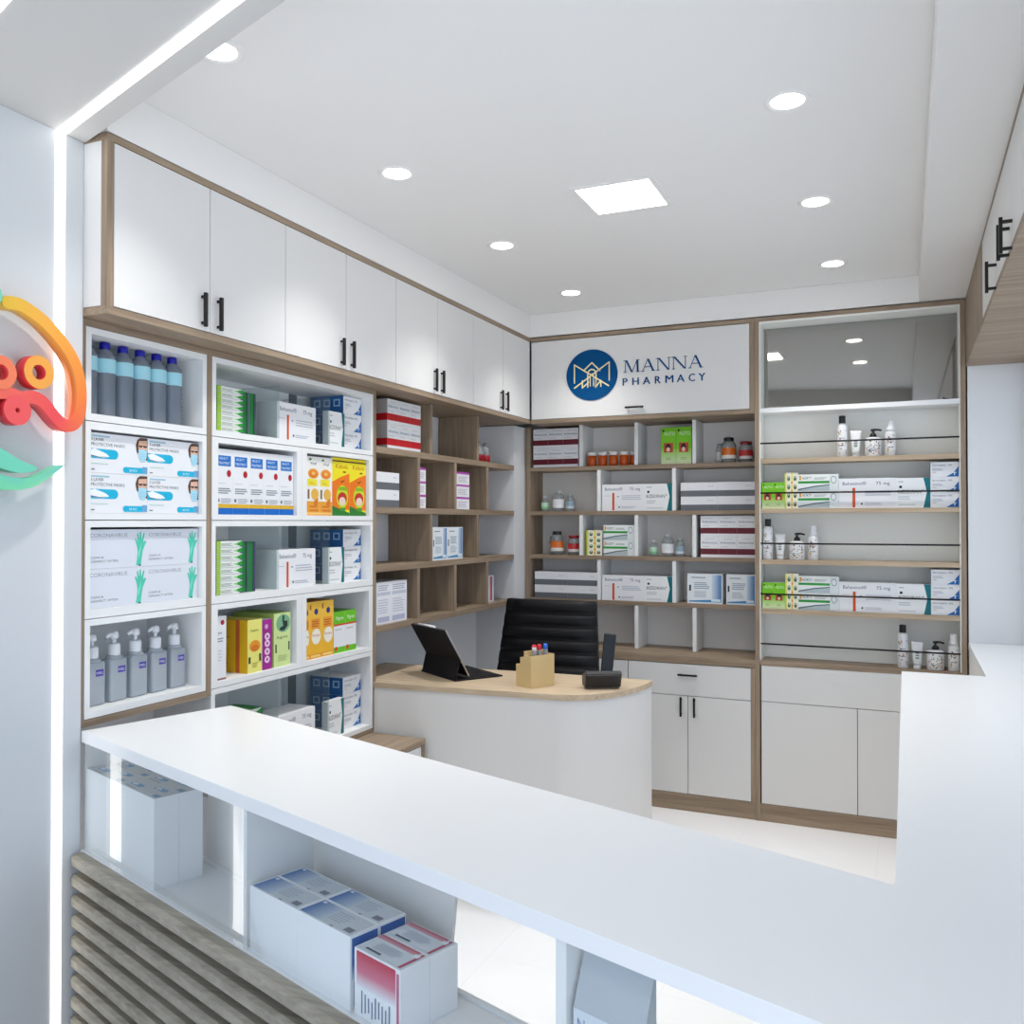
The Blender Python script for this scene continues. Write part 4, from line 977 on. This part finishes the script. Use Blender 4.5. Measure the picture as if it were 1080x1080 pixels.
def sanitizer(loc, label):
    t = thing('sanitizer_bottle', label, 'bottle', loc, LR, 'hand sanitizer bottles in the bottom cubby')
    q = MB(M['gel']); q.box(-.030, .030, -.020, .020, 0, .122, bev=.006); q.lathe([(.028,.1205),(.022,.130),(.015,.134)], seg=16, sy=.8); q.build('bottle_body', t)
    q = MB(M['gloss']); W_ = '#E9ECEF'
    q.lathe([(.0165,.131),(.0175,.134),(.0175,.160),(.014,.164)], 0, 0, 0, W_, 18); q.lathe([(.006,.164),(.006,.182)], 0, 0, 0, W_, 12)
    q.lathe([(.010,.178),(.013,.184),(.011,.196),(.004,.199)], 0, 0, 0, W_, 14); q.tube([(0,0,.190),(-.02,-.004,.191),(-.031,-.006,.186),(-.034,-.0065,.178)], [.006,.0055,.005,.004], 10, W_)
    q.tube([(0,0,.131),(0,0,.02)], .003, 8, W_); q.box(-.005, .005, -.005, .005, .085, .131, W_)
    q.build('pump', t, label='white pump head')
    q = MB(M['gloss']); q.W, q.D, q.H = .026, .02, .018
    q.poly([(0,0,0),(.026,0,0),(.026,0,.018),(0,0,.018)], '#4A3FA0'); q.text('f', 'PURELL', .08, .3, .4, '#ECEBF6', .84); q.build('label', t, (-.004, -.0206, .082), label='small violet label')
    return t
sl_ = ['leftmost pump bottle of clear hand sanitizer in the bottom cubby','second clear sanitizer pump bottle from the left','middle clear sanitizer pump bottle of the five','fourth clear sanitizer pump bottle from the left','rightmost clear sanitizer pump bottle in the bottom cubby']
w0 = None
for i, l in enumerate(sl_):
    p = (-.165, -2.785+.0763*i, .9863)
    w0 = sanitizer(p, l) if w0 is None else dup(w0, p, LR, l, 'hand sanitizer bottles in the bottom cubby')

# two small dispensing bottles with red bases in the corner pigeonhole
def redvial(loc, label):
    t = thing('small_bottle', label, 'bottle', loc, LR, 'red based bottles in the corner pigeonhole')
    MB(M['gloss']).lathe([(.034,0,'#A80F20'),(.034,.036,'#8E9092'),(.034,.052,'#8E9092'),(.026,.054,'#D9DADA'),(.026,.074,'#D9DADA'),(.010,.086)], 0, 0, 0, '#D9DADA', 18).build('bottle_body', t)
    q = MB(M['gloss']); q.lathe([(.006,.086),(.006,.10)], 0, 0, 0, '#6F7173', 10); q.tube([(0,0,.098),(.012,-.004,.104),(.022,-.006,.100)], .004, 8, '#6F7173'); q.build('nozzle', t, label='grey nozzle'); return t
r0 = redvial((-.140, -.392, 1.8182), 'left red-based white bottle in the corner pigeonhole'); dup(r0, (-.140, -.312, 1.8182), LR, 'right red-based white bottle in the corner pigeonhole', 'red based bottles in the corner pigeonhole')

def pill(loc, label):
    t = thing('pill_bottle', label, 'bottle', loc, 0, 'amber pill bottles')
    MB(M['amber']).lathe([(.024,0),(.026,.002),(.026,.058),(.022,.060)], seg=20).build('bottle_body', t)
    MB(M['gloss']).lathe([(.0255,.0605),(.0262,.063),(.0262,.078),(.024,.080)], 0, 0, 0, '#E8E6E2', 20).build('cap', t, label='white cap'); return t
p0_ = None
for i in range(5):
    p = (.2985+.0626*i if i < 4 else .530, .195 if i < 4 else .24, 1.8142); l = f"amber pill bottle with white cap, {NTH[i]} from the left of five"
    p0_ = pill(p, l) if p0_ is None else dup(p0_, p, 0, l, 'amber pill bottles')

def jar(loc, r, h, label, lab, cap, name='jar', body='clear', capr=.62, grp=None):
    t = thing(name, label, 'jar' if name == 'jar' else 'bottle', loc, 0, grp)
    MB(M[body]).lathe([(r*.9,0),(r,.004),(r,h*.70),(r*.78,h*.82),(r*capr*.92,h*.86)], seg=22).build('jar_body', t)
    q = MB(M['gloss']); q.lathe([(r*1.012,h*.16,lab[0]),(r*1.012,h*.30,lab[1]),(r*1.012,h*.58,lab[1])], 0, 0, 0, lab[1], 26, caps=False); q.build('label', t)
    MB(M['gloss']).lathe([(r*capr,h*.855),(r*capr*1.04,h*.87),(r*capr*1.04,h*.98),(r*capr*.9,h)], 0, 0, 0, cap, 20).build('lid', t); return t
for x, z0, row in ((1.008, 1.8142, 'top'), (.040, 1.3112, 'third')):
    jar((x, .235, z0), .020, .106, f"small clear jar half hidden behind the orange labelled jar, {row} shelf", ('#C9CFD2','#C9CFD2'), '#8E979B', capr=.75)
    jar((x+.055 if row == 'top' else x+.043, .20, z0), .0385, .135, f"clear jar with orange label and black lid, {row} shelf", ('#E9E4DA','#D9701F'), '#17181A', capr=.66)
    jar((x+.144 if row == 'top' else x+.144, .205, z0), .036, .112, f"clear jar with red lid and red label, {row} shelf", ('#D8D3D2','#B92F2C'), '#8E1E26', capr=.82)
for x, z0, row in ((.010, 1.5612, 'second'), (.654, 1.3112, 'third')):
    jar((x, .195, z0), .0215, .088, f"small vial with green label on the {row} shelf", ('#7BC48A','#BFE0C4'), '#A9AEB0', 'vial', capr=.6)
    jar((x+.083 if row == 'second' else x+.079, .195, z0), .0335, .12, f"larger clear vial with white label between two small vials, {row} shelf", ('#EDEDED','#E3E5E6'), '#9DA3A6', 'vial', capr=.5)
    jar((x+.154 if row == 'second' else x+.146, .2, z0), .0255, .098, f"small clear vial with grey-blue label, {row} shelf", ('#C9D3D8','#8FA6B4'), '#8E979B', 'vial', capr=.6)

# toiletries behind the rails
FL = ('#B85C4A','#6F8A4C','#3A3F45','#C9A35A','#8C4A63')
def specks(q, r, z0, z1, n, seed, cx=0, cy=0):
    rr = random.Random(seed)
    for i in range(n):
        a = -PI/2+rr.uniform(-.9, .9); z = rr.uniform(z0, z1); s = rr.uniform(.0016, .0034); x, y = cx+r*1.01*math.cos(a), cy+r*1.01*math.sin(a); tx, ty = -math.sin(a), math.cos(a)
        q.poly([(x-tx*s, y-ty*s, z-s), (x+tx*s, y+ty*s, z-s), (x+tx*s, y+ty*s, z+s), (x-tx*s, y-ty*s, z+s)], rr.choice(FL))
    for k in range(2):
        zz = z0+(z1-z0)*(.3+.3*k); pts = [-PI/2+u for u in (-.55, -.2, .2, .55)]
        for a, b in zip(pts, pts[1:]):
            q.poly([(cx+r*1.012*math.cos(a), cy+r*1.012*math.sin(a), zz), (cx+r*1.012*math.cos(b), cy+r*1.012*math.sin(b), zz), (cx+r*1.012*math.cos(b), cy+r*1.012*math.sin(b), zz+.003), (cx+r*1.012*math.cos(a), cy+r*1.012*math.sin(a), zz+.003)], '#6E7378')
BODY = '#E9EAEB'
def shampoo(loc, l):
    t = thing('shampoo_bottle', l, 'bottle', loc, 0, 'white shampoo bottles')
    q = MB(M['gloss']); q.lathe([(.023,0),(.0245,.003),(.0245,.155),(.020,.164),(.015,.167)], 0, 0, 0, BODY, 22); specks(q, .0245, .02, .14, 26, 1); q.build('bottle_body', t)
    MB(M['gloss']).lathe([(.0145,.1675),(.0155,.169),(.0155,.203),(.0145,.205)], 0, 0, 0, '#141414', 18).build('cap', t, label='black cap'); return t
def tube_(loc, l):
    t = thing('cream_tube', l, 'tube', loc, 0, 'white cream tubes')
    q = MB(M['gloss']); R_ = []
    for z, rx, ry in ((.018,.0175,.0165),(.03,.0185,.017),(.07,.0215,.013),(.108,.0245,.006),(.118,.025,.0022),(.128,.025,.0022)):
        R_.append([q.bm.verts.new((rx*math.cos(2*PI*i/20), ry*math.sin(2*PI*i/20), z)) for i in range(20)])
    for a, b in zip(R_, R_[1:]):
        for i in range(20): q.face([a[i], a[(i+1) % 20], b[(i+1) % 20], b[i]], BODY, True)
    q.face(R_[-1], BODY); q.face(R_[0][::-1], BODY)
    for k, z in enumerate((.05, .062, .074)): q.poly([(-.008, -.0178+.0001*k, z), (.008, -.0178, z), (.007, -.0168, z+.006), (-.007, -.0168, z+.006)], ('#5E8A4C','#8A8F93','#3F454A')[k])
    q.build('tube_body', t); MB(M['gloss']).lathe([(.016,0),(.017,.002),(.017,.0175),(.0165,.0178)], 0, 0, 0, '#DDE0E0', 18).build('cap', t); return t
def pumpb(loc, l):
    t = thing('pump_bottle', l, 'bottle', loc, 0, 'white lotion pump bottles')
    q = MB(M['gloss']); q.lathe([(.0355,0),(.0375,.004),(.0375,.084),(.033,.091),(.016,.095)], 0, 0, 0, BODY, 26); specks(q, .0375, .012, .075, 34, 2); q.build('bottle_body', t)
    q = MB(M['gloss']); B_ = '#141414'; q.lathe([(.0165,.0955),(.0172,.098),(.013,.110),(.006,.116),(.005,.124),(.012,.1245),(.011,.134)], 0, 0, 0, B_, 16); q.tube([(0,0,.130),(.02,-.004,.1305),(.038,-.006,.126)], [.006,.005,.0042], 8, B_); q.build('pump', t, label='black pump head'); return t
def foam(loc, l):
    t = thing('foam_bottle', l, 'bottle', loc, 0, 'white foam bottles')
    q = MB(M['gloss']); q.lathe([(.0225,0),(.0245,.003),(.0245,.108),(.022,.116),(.0175,.120)], 0, 0, 0, BODY, 22); specks(q, .0245, .015, .10, 22, 3); q.build('bottle_body', t)
    MB(M['gloss']).lathe([(.0185,.1205),(.0185,.136),(.0150,.140),(.0150,.166),(.0125,.172)], 0, 0, 0, '#F3F4F5', 20).build('cap', t, label='white domed cap'); return t
prot = None
for dx, z0, row in ((1.6393, 1.8172, 'top railed shelf'), (1.283, 1.3102, 'middle railed shelf at the left end'), (1.9075, .8022, 'bottom railed shelf at the right end')):
    L_ = [((0, .062), f"white shampoo bottle with black cap, {row}", shampoo), ((.0625 if row[0] != 'm' else .061, .055), f"white cream tube standing on its cap, {row}", tube_),
          ((.141, .064), f"white lotion bottle with black pump, {row}", pumpb), ((.218, .060), f"white foam bottle with white cap, {row}", foam)]
    if prot is None: prot = [fn((dx+o[0], o[1], z0), l) for o, l, fn in L_]
    else:
        for pr0, (o, l, fn) in zip(prot, L_): dup(pr0, (dx+o[0], o[1], z0), 0, l, pr0['group'])
#@@END@@

# ------------------------------------------------------------------ camera, daylight, colour management
cam = bpy.data.cameras.new('camera'); co = bpy.data.objects.new('camera', cam); COLL.objects.link(co)
co.location = (1.9173, -4.5752, 1.5); co.rotation_euler = (PI/2+.0112, 0, .4177)
cam.sensor_width = 36; cam.sensor_fit = 'HORIZONTAL'; cam.lens = 932.4725/1080*36; cam.clip_start = .02
SC.camera = co
wd = bpy.data.worlds.new('daylight'); SC.world = wd; wd.use_nodes = True
nt = wd.node_tree; bg = nt.nodes['Background']
# pale blue daylight above, brighter ground half added below the horizon to lift the ceiling
tc = nt.nodes.new('ShaderNodeTexCoord'); sx = nt.nodes.new('ShaderNodeSeparateXYZ'); nt.links.new(tc.outputs['Generated'], sx.inputs[0])
mr = nt.nodes.new('ShaderNodeMapRange'); mr.inputs['From Min'].default_value = -.06; mr.inputs['From Max'].default_value = .06; nt.links.new(sx.outputs['Z'], mr.inputs['Value'])
mc = nt.nodes.new('ShaderNodeMix'); mc.data_type = 'RGBA'
def sc4(h, k): c = lin(h); return (c[0]*k, c[1]*k, c[2]*k, 1)
mc.inputs[6].default_value = sc4('#E6EFFC', 1.75); mc.inputs[7].default_value = sc4('#C8DFFF', 1.05)
nt.links.new(mr.outputs[0], mc.inputs[0]); nt.links.new(mc.outputs[2], bg.inputs['Color']); bg.inputs['Strength'].default_value = 1.0
vs = SC.view_settings; vs.view_transform = 'Standard'; vs.look = 'None'; vs.exposure = .12; vs.gamma = 1.0; vs.use_curve_mapping = False
